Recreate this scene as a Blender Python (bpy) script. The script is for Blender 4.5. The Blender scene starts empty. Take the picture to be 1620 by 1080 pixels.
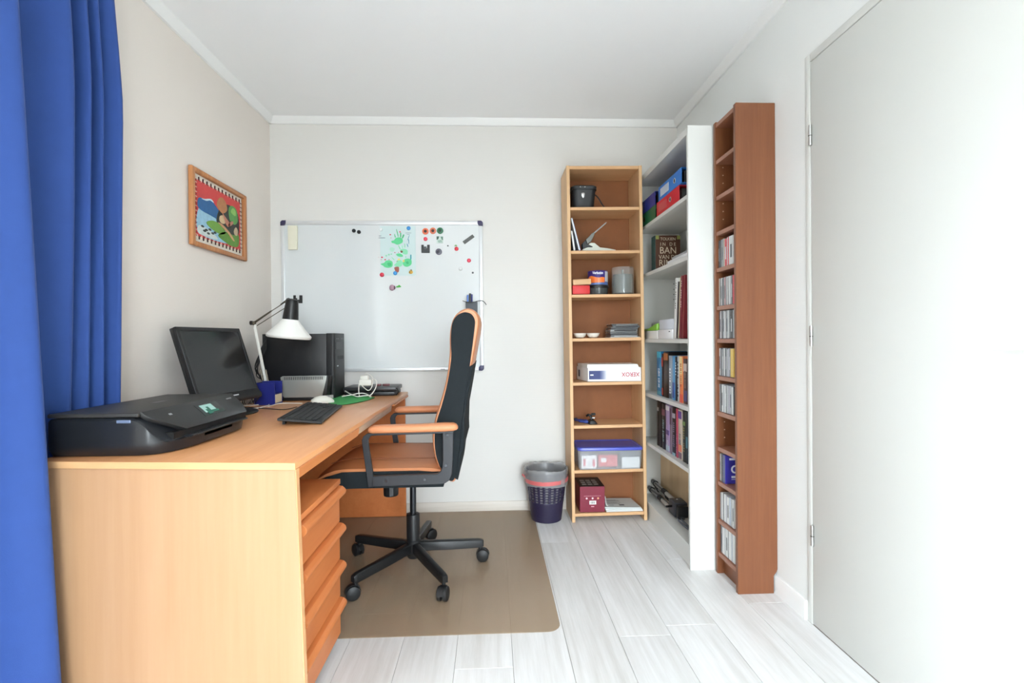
import bpy, bmesh, math, random
from mathutils import Vector, Matrix
R = random.Random(7)
sc = bpy.context.scene
col = sc.collection
PI = math.pi

# ------------------------------------------------------------------ camera
F_PX, YAW, PITCH, ROLL, CAM_Z = 773.29, 0.0410, -0.0048, 0.0083, 1.0582
XL, XR, YB, YF, ZC = -1.336, 1.1714, 3.0267, -1.9, 2.41
def ray(u, v):
    X = (u-810)/F_PX; Z = (540-v)/F_PX
    c, s = math.cos(ROLL), math.sin(ROLL); X, Z = c*X+s*Z, -s*X+c*Z
    c, s = math.cos(PITCH), math.sin(PITCH); Y, Z = c-s*Z, s+c*Z
    c, s = math.cos(YAW), math.sin(YAW)
    return Vector((c*X+s*Y, -s*X+c*Y, Z))
def at(u, v, x=None, y=None, z=None):
    """survey helper: a measured pixel on a known wall / floor / depth plane -> metres"""
    r = ray(u, v)
    t = x/r.x if x is not None else y/r.y if y is not None else (z-CAM_Z)/r.z
    return Vector((0, 0, CAM_Z)) + r*t
fw = ray(810, 540).normalized()
rt = (ray(811, 540)-ray(810, 540)).normalized()
up = rt.cross(fw).normalized()
cd = bpy.data.cameras.new('camera'); cam = bpy.data.objects.new('camera', cd); col.objects.link(cam)
cd.sensor_width = 36; cd.lens = F_PX/1620*36; cd.clip_start = 0.01
cam.matrix_world = Matrix(((rt.x, up.x, -fw.x, 0), (rt.y, up.y, -fw.y, 0), (rt.z, up.z, -fw.z, CAM_Z), (0, 0, 0, 1)))
sc.camera = cam

# ------------------------------------------------------------------ light
SKY = 42.0
w = bpy.data.worlds.new('overcast_sky'); sc.world = w; w.use_nodes = True
bg = w.node_tree.nodes['Background']
# standard overcast sky (zenith brighter than the horizon) over dull ground
_n = w.node_tree.nodes; _l = w.node_tree.links.new
_tc = _n.new('ShaderNodeTexCoord'); _sx = _n.new('ShaderNodeSeparateXYZ'); _mr = _n.new('ShaderNodeMapRange'); _mx = _n.new('ShaderNodeMix'); _mx.data_type = 'RGBA'
_up = _n.new('ShaderNodeMapRange'); _vm = _n.new('ShaderNodeMix'); _vm.data_type = 'RGBA'
_l(_tc.outputs['Generated'], _sx.inputs[0]); _l(_sx.outputs['Z'], _mr.inputs[0]); _l(_sx.outputs['Z'], _up.inputs[0])
_mr.inputs[1].default_value = -0.05; _mr.inputs[2].default_value = 0.02
_vm.inputs[6].default_value = (0.418, 0.467, 0.5, 1); _vm.inputs[7].default_value = (0.835, 0.935, 1.0, 1); _l(_up.outputs[0], _vm.inputs[0])
_mx.inputs[6].default_value = (0.11, 0.115, 0.11, 1); _l(_vm.outputs[2], _mx.inputs[7])
_l(_mr.outputs[0], _mx.inputs[0]); _l(_mx.outputs[2], bg.inputs[0])
bg.inputs[1].default_value = SKY
sc.view_settings.view_transform = 'Standard'; sc.view_settings.look = 'None'
sc.view_settings.gamma = 1; sc.view_settings.use_curve_mapping = False
sc.view_settings.exposure = 0.47
sc.cycles.use_denoising = True
sc.cycles.max_bounces = 8; sc.cycles.diffuse_bounces = 5; sc.cycles.glossy_bounces = 2; sc.cycles.transmission_bounces = 4; sc.cycles.transparent_max_bounces = 10
sc.cycles.use_adaptive_sampling = True; sc.cycles.adaptive_threshold = 0.08
sc.cycles.sample_clamp_indirect = 6
# window openings: (side wall) y0 y1 z0 z1, (rear wall) x0 x1 z0 z1
WL = (-0.24, 0.32, 0.86, 2.0)
WR = (-0.02, 1.1, 0.05, 2.28)  # rear opening is an unseen addition, sized and placed to balance the light
def portal(name, loc, rot, sx, sy):
    l = bpy.data.lights.new(name, 'AREA'); l.shape = 'RECTANGLE'; l.size = sx; l.size_y = sy
    l.cycles.is_portal = True
    o = bpy.data.objects.new(name, l); col.objects.link(o); o.location = loc; o.rotation_euler = rot
portal('daylight_side', (XL-0.12, (WL[0]+WL[1])/2, (WL[2]+WL[3])/2), (0, -PI/2, 0), WL[3]-WL[2], WL[1]-WL[0])
portal('added_daylight_rear', ((WR[0]+WR[1])/2, YF-0.12, (WR[2]+WR[3])/2), (PI/2, 0, 0), WR[1]-WR[0], WR[3]-WR[2])

# ------------------------------------------------------------------ materials
def lin(c):
    return tuple((x/255/12.92 if x/255 <= .04045 else ((x/255+.055)/1.055)**2.4) for x in c)+(1,)
MC = {}
def M(name, rgb=(200, 200, 200), rough=.5, metal=0, var=0, vscale=8, bump=0, bscale=200, coat=0, spec=.5, alpha=1, emit=0, trans=0):
    if name in MC: return MC[name]
    m = bpy.data.materials.new(name); m.use_nodes = True; MC[name] = m
    nt = m.node_tree; b = nt.nodes['Principled BSDF']; L = nt.links.new
    c = lin(rgb); b.inputs['Base Color'].default_value = c
    b.inputs['Roughness'].default_value = rough; b.inputs['Metallic'].default_value = metal
    b.inputs['Coat Weight'].default_value = coat; b.inputs['Specular IOR Level'].default_value = spec
    b.inputs['Alpha'].default_value = alpha; b.inputs['Transmission Weight'].default_value = trans
    if emit:
        b.inputs['Emission Color'].default_value = c; b.inputs['Emission Strength'].default_value = emit
    if var or bump:
        tc = nt.nodes.new('ShaderNodeTexCoord')
    if var:
        n = nt.nodes.new('ShaderNodeTexNoise'); n.inputs['Scale'].default_value = vscale; n.inputs['Detail'].default_value = 5
        L(tc.outputs['Object'], n.inputs['Vector'])
        mx = nt.nodes.new('ShaderNodeMix'); mx.data_type = 'RGBA'
        mx.inputs[6].default_value = tuple(x*(1-var) for x in c[:3])+(1,)
        mx.inputs[7].default_value = tuple(min(1, x*(1+var)) for x in c[:3])+(1,)
        L(n.outputs['Fac'], mx.inputs[0]); L(mx.outputs[2], b.inputs['Base Color'])
    if bump:
        n2 = nt.nodes.new('ShaderNodeTexNoise'); n2.inputs['Scale'].default_value = bscale
        L(tc.outputs['Object'], n2.inputs['Vector'])
        bp = nt.nodes.new('ShaderNodeBump'); bp.inputs['Strength'].default_value = bump; bp.inputs['Distance'].default_value = .002
        L(n2.outputs['Fac'], bp.inputs['Height']); L(bp.outputs[0], b.inputs['Normal'])
    return m
def wood(name, c1, c2, axis='y', rough=.45, fine=60, stretch=18, coat=0, contrast=.5, bump=.05, objvar=0):
    """grain runs along `axis`"""
    if name in MC: return MC[name]
    m = bpy.data.materials.new(name); m.use_nodes = True; MC[name] = m
    nt = m.node_tree; b = nt.nodes['Principled BSDF']; L = nt.links.new
    tc = nt.nodes.new('ShaderNodeTexCoord'); mp = nt.nodes.new('ShaderNodeMapping')
    s = [1, 1, 1]; s['xyz'.index(axis)] = 1/stretch; mp.inputs['Scale'].default_value = s
    L(tc.outputs['Object'], mp.inputs['Vector'])
    vec = mp.outputs[0]
    if objvar:
        oi = nt.nodes.new('ShaderNodeObjectInfo'); ml = nt.nodes.new('ShaderNodeMath'); ml.operation = 'MULTIPLY'; ml.inputs[1].default_value = 40
        L(oi.outputs['Random'], ml.inputs[0])
        av = nt.nodes.new('ShaderNodeVectorMath'); av.operation = 'ADD'
        L(vec, av.inputs[0]); L(ml.outputs[0], av.inputs[1]); vec = av.outputs[0]
    n1 = nt.nodes.new('ShaderNodeTexNoise'); n1.inputs['Scale'].default_value = fine; n1.inputs['Detail'].default_value = 6; n1.inputs['Roughness'].default_value = .65
    n2 = nt.nodes.new('ShaderNodeTexNoise'); n2.inputs['Scale'].default_value = fine/7; n2.inputs['Detail'].default_value = 3; n2.inputs['Distortion'].default_value = .6
    L(vec, n1.inputs['Vector']); L(vec, n2.inputs['Vector'])
    ad = nt.nodes.new('ShaderNodeMath'); ad.operation = 'ADD'; L(n1.outputs['Fac'], ad.inputs[0]); L(n2.outputs['Fac'], ad.inputs[1])
    rp = nt.nodes.new('ShaderNodeMapRange'); rp.inputs[1].default_value = 1-contrast*.5; rp.inputs[2].default_value = 1+contrast*.5
    L(ad.outputs[0], rp.inputs[0])
    mx = nt.nodes.new('ShaderNodeMix'); mx.data_type = 'RGBA'; mx.inputs[6].default_value = lin(c1); mx.inputs[7].default_value = lin(c2)
    L(rp.outputs[0], mx.inputs[0]); out = mx.outputs[2]
    if objvar:
        hs = nt.nodes.new('ShaderNodeHueSaturation'); mr = nt.nodes.new('ShaderNodeMapRange'); mr.inputs[3].default_value = 1-objvar; mr.inputs[4].default_value = 1+objvar
        L(oi.outputs['Random'], mr.inputs[0]); L(mr.outputs[0], hs.inputs['Value']); L(out, hs.inputs['Color']); out = hs.outputs[0]
    L(out, b.inputs['Base Color'])
    b.inputs['Roughness'].default_value = rough; b.inputs['Coat Weight'].default_value = coat
    if bump:
        bp = nt.nodes.new('ShaderNodeBump'); bp.inputs['Strength'].default_value = bump; bp.inputs['Distance'].default_value = .001
        L(n1.outputs['Fac'], bp.inputs['Height']); L(bp.outputs[0], b.inputs['Normal'])
    return m
def wallpaper(name, rgb):
    """painted wallpaper with fine horizontal ribs"""
    m = bpy.data.materials.new(name); m.use_nodes = True; MC[name] = m
    nt = m.node_tree; b = nt.nodes['Principled BSDF']; L = nt.links.new
    b.inputs['Base Color'].default_value = lin(rgb); b.inputs['Roughness'].default_value = .75; b.inputs['Specular IOR Level'].default_value = .25
    tc = nt.nodes.new('ShaderNodeTexCoord')
    wv = nt.nodes.new('ShaderNodeTexWave'); wv.bands_direction = 'Z'; wv.inputs['Scale'].default_value = 48; wv.inputs['Distortion'].default_value = 1.2; wv.inputs['Detail'].default_value = 2
    L(tc.outputs['Object'], wv.inputs['Vector'])
    bp = nt.nodes.new('ShaderNodeBump'); bp.inputs['Strength'].default_value = .12; bp.inputs['Distance'].default_value = .0015
    L(wv.outputs['Fac'], bp.inputs['Height']); L(bp.outputs[0], b.inputs['Normal'])
    return m
def thin_film(name, rgb, opacity, rough=.3, gloss=.5):
    """thin translucent plastic: transparent mixed with a glossy plastic"""
    m = bpy.data.materials.new(name); m.use_nodes = True; MC[name] = m
    nt = m.node_tree; b = nt.nodes['Principled BSDF']; L = nt.links.new
    b.inputs['Base Color'].default_value = lin(rgb); b.inputs['Roughness'].default_value = rough; b.inputs['Specular IOR Level'].default_value = gloss
    t = nt.nodes.new('ShaderNodeBsdfTransparent'); mx = nt.nodes.new('ShaderNodeMixShader'); mx.inputs[0].default_value = opacity
    L(t.outputs[0], mx.inputs[1]); L(b.outputs[0], mx.inputs[2]); L(mx.outputs[0], nt.nodes['Material Output'].inputs[0])
    return m

# ------------------------------------------------------------------ mesh helpers
MW = {}
class G:
    def __init__(self): self.v = []; self.f = []
    def add(self, vs, fs, T=None):
        o = len(self.v)
        self.v += [tuple(T @ Vector(p)) if T else tuple(p) for p in vs]
        self.f += [tuple(i+o for i in f) for f in fs]; return self
    def box(self, x0, x1, y0, y1, z0, z1, T=None):
        vs = [(x, y, z) for x in (x0, x1) for y in (y0, y1) for z in (z0, z1)]
        return self.add(vs, [(0, 1, 3, 2), (4, 6, 7, 5), (0, 4, 5, 1), (2, 3, 7, 6), (0, 2, 6, 4), (1, 5, 7, 3)], T)
    def prism(self, poly, ax, a0, a1, T=None):
        n = len(poly)
        def P(p, a): return {'x': (a, p[0], p[1]), 'y': (p[0], a, p[1]), 'z': (p[0], p[1], a)}[ax]
        vs = [P(p, a0) for p in poly]+[P(p, a1) for p in poly]
        return self.add(vs, [tuple(range(n)), tuple(range(2*n-1, n-1, -1))]+[(i, (i+1) % n, n+(i+1) % n, n+i) for i in range(n)], T)
    def loft(self, rings, cap=True, closed=True):
        n = len(rings[0]); vs = [p for r in rings for p in r]; fs = []
        for k in range(len(rings)-1):
            for i in range(n if closed else n-1):
                j = (i+1) % n; fs.append((k*n+i, k*n+j, (k+1)*n+j, (k+1)*n+i))
        if cap: fs += [tuple(range(n)), tuple(range((len(rings)-1)*n, len(rings)*n))]
        return self.add(vs, fs)
    def lathe(self, prof, c=(0, 0, 0), n=24, T=None):
        rings = [[(c[0]+r*math.cos(2*PI*i/n), c[1]+r*math.sin(2*PI*i/n), c[2]+z) for i in range(n)] for r, z in prof]
        if T: rings = [[tuple(T @ Vector(p)) for p in r] for r in rings]
        return self.loft(rings)
    def tube(self, pts, r, n=8):
        pts = [Vector(p) for p in pts]; rings = []; nrm = None
        for i, p in enumerate(pts):
            t = (pts[min(i+1, len(pts)-1)]-pts[max(i-1, 0)]).normalized()
            if nrm is None: nrm = t.orthogonal().normalized()
            else:
                nrm = (nrm-t*nrm.dot(t))
                nrm = nrm.normalized() if nrm.length > 1e-6 else t.orthogonal().normalized()
            b = t.cross(nrm); rr = r[i] if isinstance(r, (list, tuple)) else r
            rings.append([tuple(p+(nrm*math.cos(2*PI*k/n)+b*math.sin(2*PI*k/n))*rr) for k in range(n)])
        return self.loft(rings)
    def cyl(self, a, b, r, n=16): return self.tube([a, b], r, n)
    def sphere(self, c, r, n=16, m=10, T=None):
        r = r if isinstance(r, (tuple, list)) else (r, r, r); rings = []
        for j in range(m+1):
            th = PI*j/m; q = max(math.sin(th), .02)
            rings.append([(c[0]+r[0]*q*math.cos(2*PI*i/n), c[1]+r[1]*q*math.sin(2*PI*i/n), c[2]-r[2]*math.cos(th)) for i in range(n)])
        if T: rings = [[tuple(T @ Vector(p)) for p in q] for q in rings]
        return self.loft(rings)
    def build(self, name, mat, parent=None, bev=0, seg=2, smooth=35, local=False):
        me = bpy.data.meshes.new(name); o = bpy.data.objects.new(name, me); col.objects.link(o)
        vs = [Vector(p) for p in self.v]
        if parent is not None:
            o.parent = parent; MW[o.name] = MW[parent.name]
            if not local:
                inv = MW[parent.name].inverted(); vs = [inv @ p for p in vs]
        else:
            c = Vector(((min(p.x for p in vs)+max(p.x for p in vs))/2, (min(p.y for p in vs)+max(p.y for p in vs))/2, min(p.z for p in vs)))
            vs = [p-c for p in vs]; o.location = c; MW[o.name] = Matrix.Translation(c)
        bm = bmesh.new(); bv = [bm.verts.new(p) for p in vs]
        for f in self.f:
            try: bm.faces.new([bv[i] for i in f])
            except ValueError: pass
        bmesh.ops.recalc_face_normals(bm, faces=bm.faces)
        if bev:
            es = [e for e in bm.edges if len(e.link_faces) == 2 and e.calc_face_angle(0) > math.radians(30)]
            bmesh.ops.bevel(bm, geom=es, offset=bev, segments=seg, profile=.5, affect='EDGES', clamp_overlap=True)
        bm.to_mesh(me); bm.free()
        if smooth:
            for p in me.polygons: p.use_smooth = True
            me.set_sharp_from_angle(angle=math.radians(smooth))
        if mat: me.materials.append(mat)
        return o
def tag(o, label=None, cat=None, group=None, kind=None):
    if label: o['label'] = label
    if cat: o['category'] = cat
    if group: o['group'] = group
    if kind: o['kind'] = kind
    return o
def thing(name, label, cat, loc=(0, 0, 0), rz=0, group=None, rot=None):
    o = bpy.data.objects.new(name, None); col.objects.link(o); o.location = loc
    e = rot or (0, 0, rz); o.rotation_euler = e; o.empty_display_size = .05
    from mathutils import Euler
    MW[o.name] = Matrix.Translation(Vector(loc)) @ Euler(e).to_matrix().to_4x4()
    return tag(o, label, cat, group)
def box(name, mat, parent, x0, x1, y0, y1, z0, z1, bev=0, seg=2, local=False, T=None):
    return G().box(x0, x1, y0, y1, z0, z1, T).build(name, mat, parent, bev, seg, local=local)
def share(src, name, parent, loc):
    o = src.copy(); o.name = name; col.objects.link(o); o.parent = parent; o.location = loc; return o
def text(name, s, size, mat, parent, T, align='CENTER', sx=1, bold=0):
    cu = bpy.data.curves.new(name, 'FONT'); cu.body = s; cu.size = size; cu.align_x = align; cu.align_y = 'CENTER'; cu.extrude = .0002; cu.offset = bold
    cu.resolution_u = 3; cu.space_line = .82
    t = bpy.data.objects.new(name+'_src', cu); col.objects.link(t)
    dg = bpy.context.evaluated_depsgraph_get(); me = bpy.data.meshes.new_from_object(t.evaluated_get(dg)); me.name = name
    bpy.data.objects.remove(t); bpy.data.curves.remove(cu)
    me.transform(MW[parent.name].inverted() @ T @ Matrix.Diagonal((sx, 1, 1, 1)))
    me.materials.clear(); me.materials.append(mat)
    o = bpy.data.objects.new(name, me); col.objects.link(o); o.parent = parent; MW[o.name] = MW[parent.name]
    return o
def frame(origin, xa, ya):
    xa = Vector(xa).normalized(); ya = Vector(ya).normalized(); za = xa.cross(ya)
    return Matrix(((xa.x, ya.x, za.x, origin[0]), (xa.y, ya.y, za.y, origin[1]), (xa.z, ya.z, za.z, origin[2]), (0, 0, 0, 1)))
def crom(pts, n=6, closed=False):
    pts = [Vector(p) for p in pts]; out = []; m = len(pts)
    for i in range(m if closed else m-1):
        g = (lambda k: pts[k % m]) if closed else (lambda k: pts[max(0, min(m-1, k))])
        p0, p1, p2, p3 = g(i-1), g(i), g(i+1), g(i+2)
        for k in range(n):
            t = k/n
            out.append(.5*((2*p1)+(p2-p0)*t+(2*p0-5*p1+4*p2-p3)*t*t+(3*p1-p0-3*p2+p3)*t**3))
    if not closed: out.append(pts[-1])
    return out

# shared materials
wall_m = wallpaper('cream_wallpaper', (232, 224, 216))
backwall_m = wallpaper('pale_wallpaper', (226, 224, 220))
white_m = M('white_gloss_paint', (240, 241, 240), .35)
ceil_m = M('white_ceiling_paint', (248, 249, 250), .8, spec=.2, bump=.04, bscale=300)
black_m = M('black_plastic', (22, 23, 25), .42)
blackm_m = M('black_satin_plastic', (28, 29, 31), .5, bump=.05, bscale=900)
dark_m = M('charcoal_metal', (48, 50, 54), .42, .1)
steel_m = M('brushed_steel', (190, 190, 188), .3, 1)
chrome_m = M('chrome', (215, 215, 215), .12, 1)
paper_m = M('white_paper', (238, 238, 236), .7)

# ================================================================== THE SETTING
def struct(o, label=None): return tag(o, label, kind='structure')
# floor: planks laid lengthwise away from the camera
sub_m = M('dark_joint', (120, 112, 104), .8)
plank_m = wood('pale_oak_vinyl', (198, 195, 191), (238, 238, 239), 'y', rough=.38, fine=46, stretch=16, contrast=.85, bump=.08, objvar=.035)
fl = struct(G().box(XL-.1, XR+.1, YF-.1, YB+.1, -.06, -.0035).build('floor', sub_m), 'pale grey oak plank floor')
PW, PL = .19, 1.29
k = 0
x0 = .63-PW*11
offs = {0: 1.77, 1: 2.30, 2: 1.90}
while x0 < XR:
    a, b = max(x0, XL), min(x0+PW, XR)
    if b-a > .004:
        idx = round((x0-.63)/PW)
        j = offs.get(idx, (.37*idx*PL) % PL+.9)
        y = j
        while y > YF: y -= PL
        while y < YB:
            y0, y1 = max(y, YF), min(y+PL, YB)
            if y1-y0 > .01:
                G().box(a+.0006, b-.0006, y0+.0006, y1-.0006, -.0035, 0).build('plank', plank_m, fl, bev=.0008, seg=1, smooth=0)
            y += PL
    x0 += PW
struct(box('ceiling', ceil_m, None, XL-.1, XR+.1, YF-.1, YB+.1, ZC, ZC+.08), 'white painted ceiling')
struct(box('wall_back', backwall_m, None, XL-.1, XR+.1, YB, YB+.1, 0, ZC), 'cream papered back wall behind the whiteboard')
def wall_hole(name, ax, a0, a1, t0, t1, hole, lab, m=None):
    h0, h1, z0, z1 = hole; g = G()
    for (p, q, r, s) in ((a0, h0, 0, ZC), (h1, a1, 0, ZC), (h0, h1, 0, z0), (h0, h1, z1, ZC)):
        if s-r > .001:
            if ax == 'y': g.box(t0, t1, p, q, r, s)
            else: g.box(p, q, t0, t1, r, s)
    return struct(g.build(name, m or wall_m, smooth=0), lab)
wall_hole('wall_left', 'y', YF, YB, XL-.1, XL, WL, 'cream ribbed wallpaper left wall')
wall_hole('wall_rear', 'x', XL-.1, XR+.1, YF-.1, YF, WR, 'cream wall behind the camera')
DOOR = (.86, 1.765, 0, 2.065)
rw_m = wallpaper('white_wallpaper', (237, 239, 237))
wall_hole('wall_right', 'y', YF, YB, XR, XR+.1, DOOR, 'cream right wall with the white door', rw_m)
glass_m = thin_film('window_glass', (255, 255, 255), .06, .02, .5)
def window(name, ax, hole, t0, lab):
    h0, h1, z0, z1 = hole
    r = thing(name, lab, None, (0, 0, 0)); tag(r, kind='structure')
    W = .055; mid = (h0+h1)/2
    def bar(nm, p, q, z_0, z_1, d=.06):
        if ax == 'y': box(nm, white_m, r, t0, t0+d, p, q, z_0, z_1, .004)
        else: box(nm, white_m, r, p, q, t0, t0+d, z_0, z_1, .004)
    bar('window_frame', h0, h0+W, z0, z1); bar('window_frame', h1-W, h1, z0, z1); bar('window_frame', mid-W/2, mid+W/2, z0+W, z1-W)
    bar('window_frame', h0+W, h1-W, z0, z0+W); bar('window_frame', h0+W, h1-W, z1-W, z1)
    for p, q in ((h0+W, mid-W/2), (mid+W/2, h1-W)):
        if ax == 'y': box('pane', glass_m, r, t0+.028, t0+.031, p, q, z0+W, z1-W)
        else: box('pane', glass_m, r, p, q, t0+.028, t0+.031, z0+W, z1-W)
    if ax == 'y': box('window_sill', white_m, r, XL-.1, XL+.03, h0-.03, h1+.03, z0-.025, z0, .006)
    else: box('window_sill', white_m, r, h0-.03, h1+.03, YF-.1, YF+.03, z0-.025, z0, .006)
window('window_1', 'y', WL, XL-.09, 'white framed window in the left wall beside the camera')
window('added_window_2', 'x', WR, YF-.09, 'white framed window added behind the camera for light')
# cove mouldings
def cove(name, pts, lab):
    return struct(pts.build(name, white_m, smooth=50), lab)
cp = [(0, 0), (.009, 0), (.012, -.0), (.03, .024), (.036, .037), (0, .037)]
zm = 2.373
cove('trim_1', G().prism([(YB-a, zm+b) for a, b in cp], 'x', XL, XR), 'white ceiling moulding along the back wall')
cove('trim_2', G().prism([(XL+a, zm+b) for a, b in cp], 'y', YF, YB-.001), 'white ceiling moulding along the left wall')
cove('trim_3', G().prism([(XR-a, zm+b) for a, b in cp], 'y', YF, YB-.001), 'white ceiling moulding along the right wall')
bbm = wood('grey_oak_skirting', (196, 186, 174), (226, 219, 210), 'x', rough=.45, fine=40, stretch=20, contrast=.8)
struct(G().prism([(YB, 0), (YB-.012, 0), (YB-.012, .05), (YB-.008, .057), (YB, .057)], 'x', XL, XR).build('baseboard_back', bbm), 'pale oak skirting board along the back wall')
struct(G().prism([(XR, 0), (XR-.012, 0), (XR-.012, .066), (XR-.008, .072), (XR, .072)], 'y', DOOR[1]+.012, YB-.013).build('baseboard_right', white_m), 'white skirting board along the right wall')
struct(G().prism([(XL, 0), (XL+.012, 0), (XL+.012, .05), (XL+.008, .057), (XL, .057)], 'y', YF, YB-.013).build('baseboard_left', bbm), 'pale oak skirting board along the left wall')
# the white door, closed, flush in the right wall
d = thing('door_1', 'plain white door closed in the right wall', None, (XR, 1.3, 0)); tag(d, kind='structure')
fr_m = M('white_door_frame', (222, 223, 218), .5)
box('door_frame', fr_m, d, XR-.0025, XR+.09, 1.745, 1.775, 0, 2.092, .003)
box('door_frame', fr_m, d, XR-.0025, XR+.09, .85, .88, 0, 2.092, .003)
box('door_frame', fr_m, d, XR-.0025, XR+.09, .88, 1.745, 2.062, 2.092, .003)
box('door_leaf', M('white_door_paint', (220, 221, 216), .5), d, XR-.002, XR+.04, .883, 1.742, .004, 2.059, .002)
for z in (1.791, 1.061, .331):
    h = G().cyl((XR-.008, 1.7365, z-.037), (XR-.008, 1.7365, z+.037), .0055, 10).build('hinge', steel_m, d)
    G().cyl((XR-.008, 1.7365, z-.003), (XR-.008, 1.7365, z-.0005), .0062, 10).build('hinge_gap', M('dark_gap', (70, 66, 60), .6), h)
lev = crom([(XR-.004, .945, 1.035), (XR-.045, .945, 1.035), (XR-.055, .96, 1.035), (XR-.055, 1.045, 1.033)], 6)
hd = G().tube(lev, .009, 10).build('door_handle', M('white_handle', (232, 232, 228), .3), d)
G().cyl((XR-.001, .945, 1.035), (XR-.009, .945, 1.035), .025, 20).build('rose', MC['white_handle'], hd)

# ================================================================== CURTAIN (left)
cur = [(-1.21, .78), (-1.27, .82), (-1.20, .86), (-1.27, .91), (-1.19, .96), (-1.26, 1.01), (-1.18, 1.06), (-1.25, 1.11), (-1.17, 1.165), (-1.20, 1.205), (-1.128, 1.235), (-1.092, 1.275), (-1.122, 1.30),
       (-1.235, 1.312), (-1.31, 1.335), (-1.31, 1.37), (-1.285, 1.44), (-1.238, 1.50), (-1.268, 1.525), (-1.316, 1.535), (-1.29, 1.562), (-1.242, 1.58), (-1.275, 1.602), (-1.317, 1.612), (-1.29, 1.63), (-1.246, 1.642), (-1.278, 1.66), (-1.312, 1.672), (-1.285, 1.695), (-1.244, 1.712), (-1.268, 1.735), (-1.31, 1.74)]
def curtain():
    rings = []; nz = 30
    for k in range(nz+1):
        z = .015+(2.35-.015)*k/nz; t = z/2.35
        pts = []
        for i, (x, y) in enumerate(cur):
            if y < 1.305:      # free hanging part in front of the desk end bellies out lower down
                xx = x-.046*z
                yy = y+.008*math.sin(2.2*z+i)*(0 if i > 8 else 1)
            else:             # tucked behind the desk
                f = (y-1.305)/.435
                xx = x+.006*math.sin(2.1*z+i*1.3)*(1 if i < len(cur)-2 else 0)
                yy = y-f*(.075*max(0, (1.8-z)/1.8)+.04*max(0, (z-1.9)/.4))+.005*math.sin(3*z+i*1.7)*min(1, f*4)*(0 if i > len(cur)-4 else 1)
            if z > 2.05: xx = -1.26+(xx+1.26)*(1-.4*(z-2.05)/.3)
            pts.append((max(xx, XL+.012), yy, z))
        rings.append([tuple(p) for p in crom(pts, 6)])
    g = G().loft(rings, cap=False, closed=False)
    cm = M('blue_cotton', (46, 74, 138), .75, var=.08, vscale=30, bump=.25, bscale=1100, spec=.25)
    cm.node_tree.nodes['Principled BSDF'].inputs['Sheen Weight'].default_value = .08
    o = g.build('curtain', cm, smooth=180)
    so = o.modifiers.new('thickness', 'SOLIDIFY'); so.thickness = .0018
    return o
tag(curtain(), 'royal blue floor length curtain hanging in folds beside the desk', 'curtain')
rail = tag(box('curtain_rail', white_m, None, XL+.001, XL+.12, -1.0, 1.72, 2.352, 2.371, .003), 'white curtain rail above the blue curtain', 'curtain rail')

# ================================================================== DESK
beech = wood('beech_side', (176, 134, 97), (191, 152, 117), 'z', rough=.38, fine=30, stretch=22, contrast=.8, coat=.1)
beech_t = wood('beech_top', (204, 136, 86), (230, 168, 116), 'y', rough=.34, fine=34, stretch=14, contrast=.95, coat=.12)
beech_d = wood('beech_drawers', (196, 112, 60), (212, 130, 74), 'y', rough=.4, fine=30, stretch=18, contrast=.7)
beech_e_shaded = wood('beech_edge_shaded', (206, 126, 70), (220, 144, 88), 'y', rough=.36, fine=30, stretch=18, contrast=.6)  # shade on the front lip is put into this deeper orange
DZ = .745
desk = thing('desk', 'long beech veneer office desk along the left wall', 'desk', (-.88, 2.13, 0))
XD, X0 = -.508, -1.215
ytop = lambda x: 1.277+.07*(XD-x)/(XD-X0)          # near end runs very slightly askew
G().prism([(X0, ytop(X0)), (XD, ytop(XD)), (XD-.002, 2.98), (X0, 2.98)], 'z', DZ-.019, DZ).build('tabletop', beech_t, desk, bev=.003)
G().prism([(X0, ytop(X0)-.0015), (XD, ytop(XD)-.0015), (XD, ytop(XD)), (X0, ytop(X0))], 'z', DZ-.0185, DZ-.0008).build('edge_band', wood('beech_band', (206, 156, 108), (218, 172, 124), 'x', rough=.35, fine=30, stretch=20), desk)
def lip(y0, y1, zb, nm, r1=True):
    pl = [(y0, DZ-.0195), (y1, DZ-.0195)]
    if r1: pl += [(y1-.002, zb+.014), (y1-.008, zb+.004), (y1-.018, zb)]
    else: pl += [(y1, zb)]
    pl += [(y0, zb)]
    return G().prism(pl, 'x', XD-.022, XD-.0005).build(nm, beech_e_shaded, desk, bev=.0015, seg=1)
lip(1.3032, 1.885, DZ-.047, 'front_lip')
lip(2.56, 2.98, DZ-.03, 'front_lip', False)
G().prism([(XD-.022, DZ-.0195), (XD-.008, DZ-.023), (XD-.012, DZ-.052), (XD-.03, DZ-.056)], 'y', 1.90, 2.53).build('pencil_drawer', M('pale_rail', (206, 176, 148), .35), desk, bev=.002, seg=1)
# side panels
pn = G()
pn.prism([(X0+.01, 0), (-.488, 0), (-.5105, DZ-.0195), (X0+.01, DZ-.0195)], 'y', 0, .02)
T = Matrix.Translation((0, 0, 0))
pn.v = [(x, y+ytop(x)+.006, z) for x, y, z in pn.v]
pn.build('side_panel', beech, desk, bev=.0015, seg=1)
eb = G().prism([(-.4883, 0), (-.4868, 0), (-.5088, DZ-.0195), (-.5103, DZ-.0195)], 'y', ytop(XD)+.006, ytop(XD)+.026).build('edge_band', wood('beech_band2', (214, 160, 110), (226, 176, 126), 'z', rough=.4, fine=30, stretch=20), desk)
G().prism([(X0+.01, .0034), (-.523, .0034), (-.523, DZ-.0195), (X0+.01, DZ-.0195)], 'y', 2.945, 2.965).build('side_panel', beech_d, desk, bev=.0015, seg=1)
box('modesty_panel', beech_d, desk, -1.12, -1.10, 1.375, 2.944, .34, DZ-.0195, .001)
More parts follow.
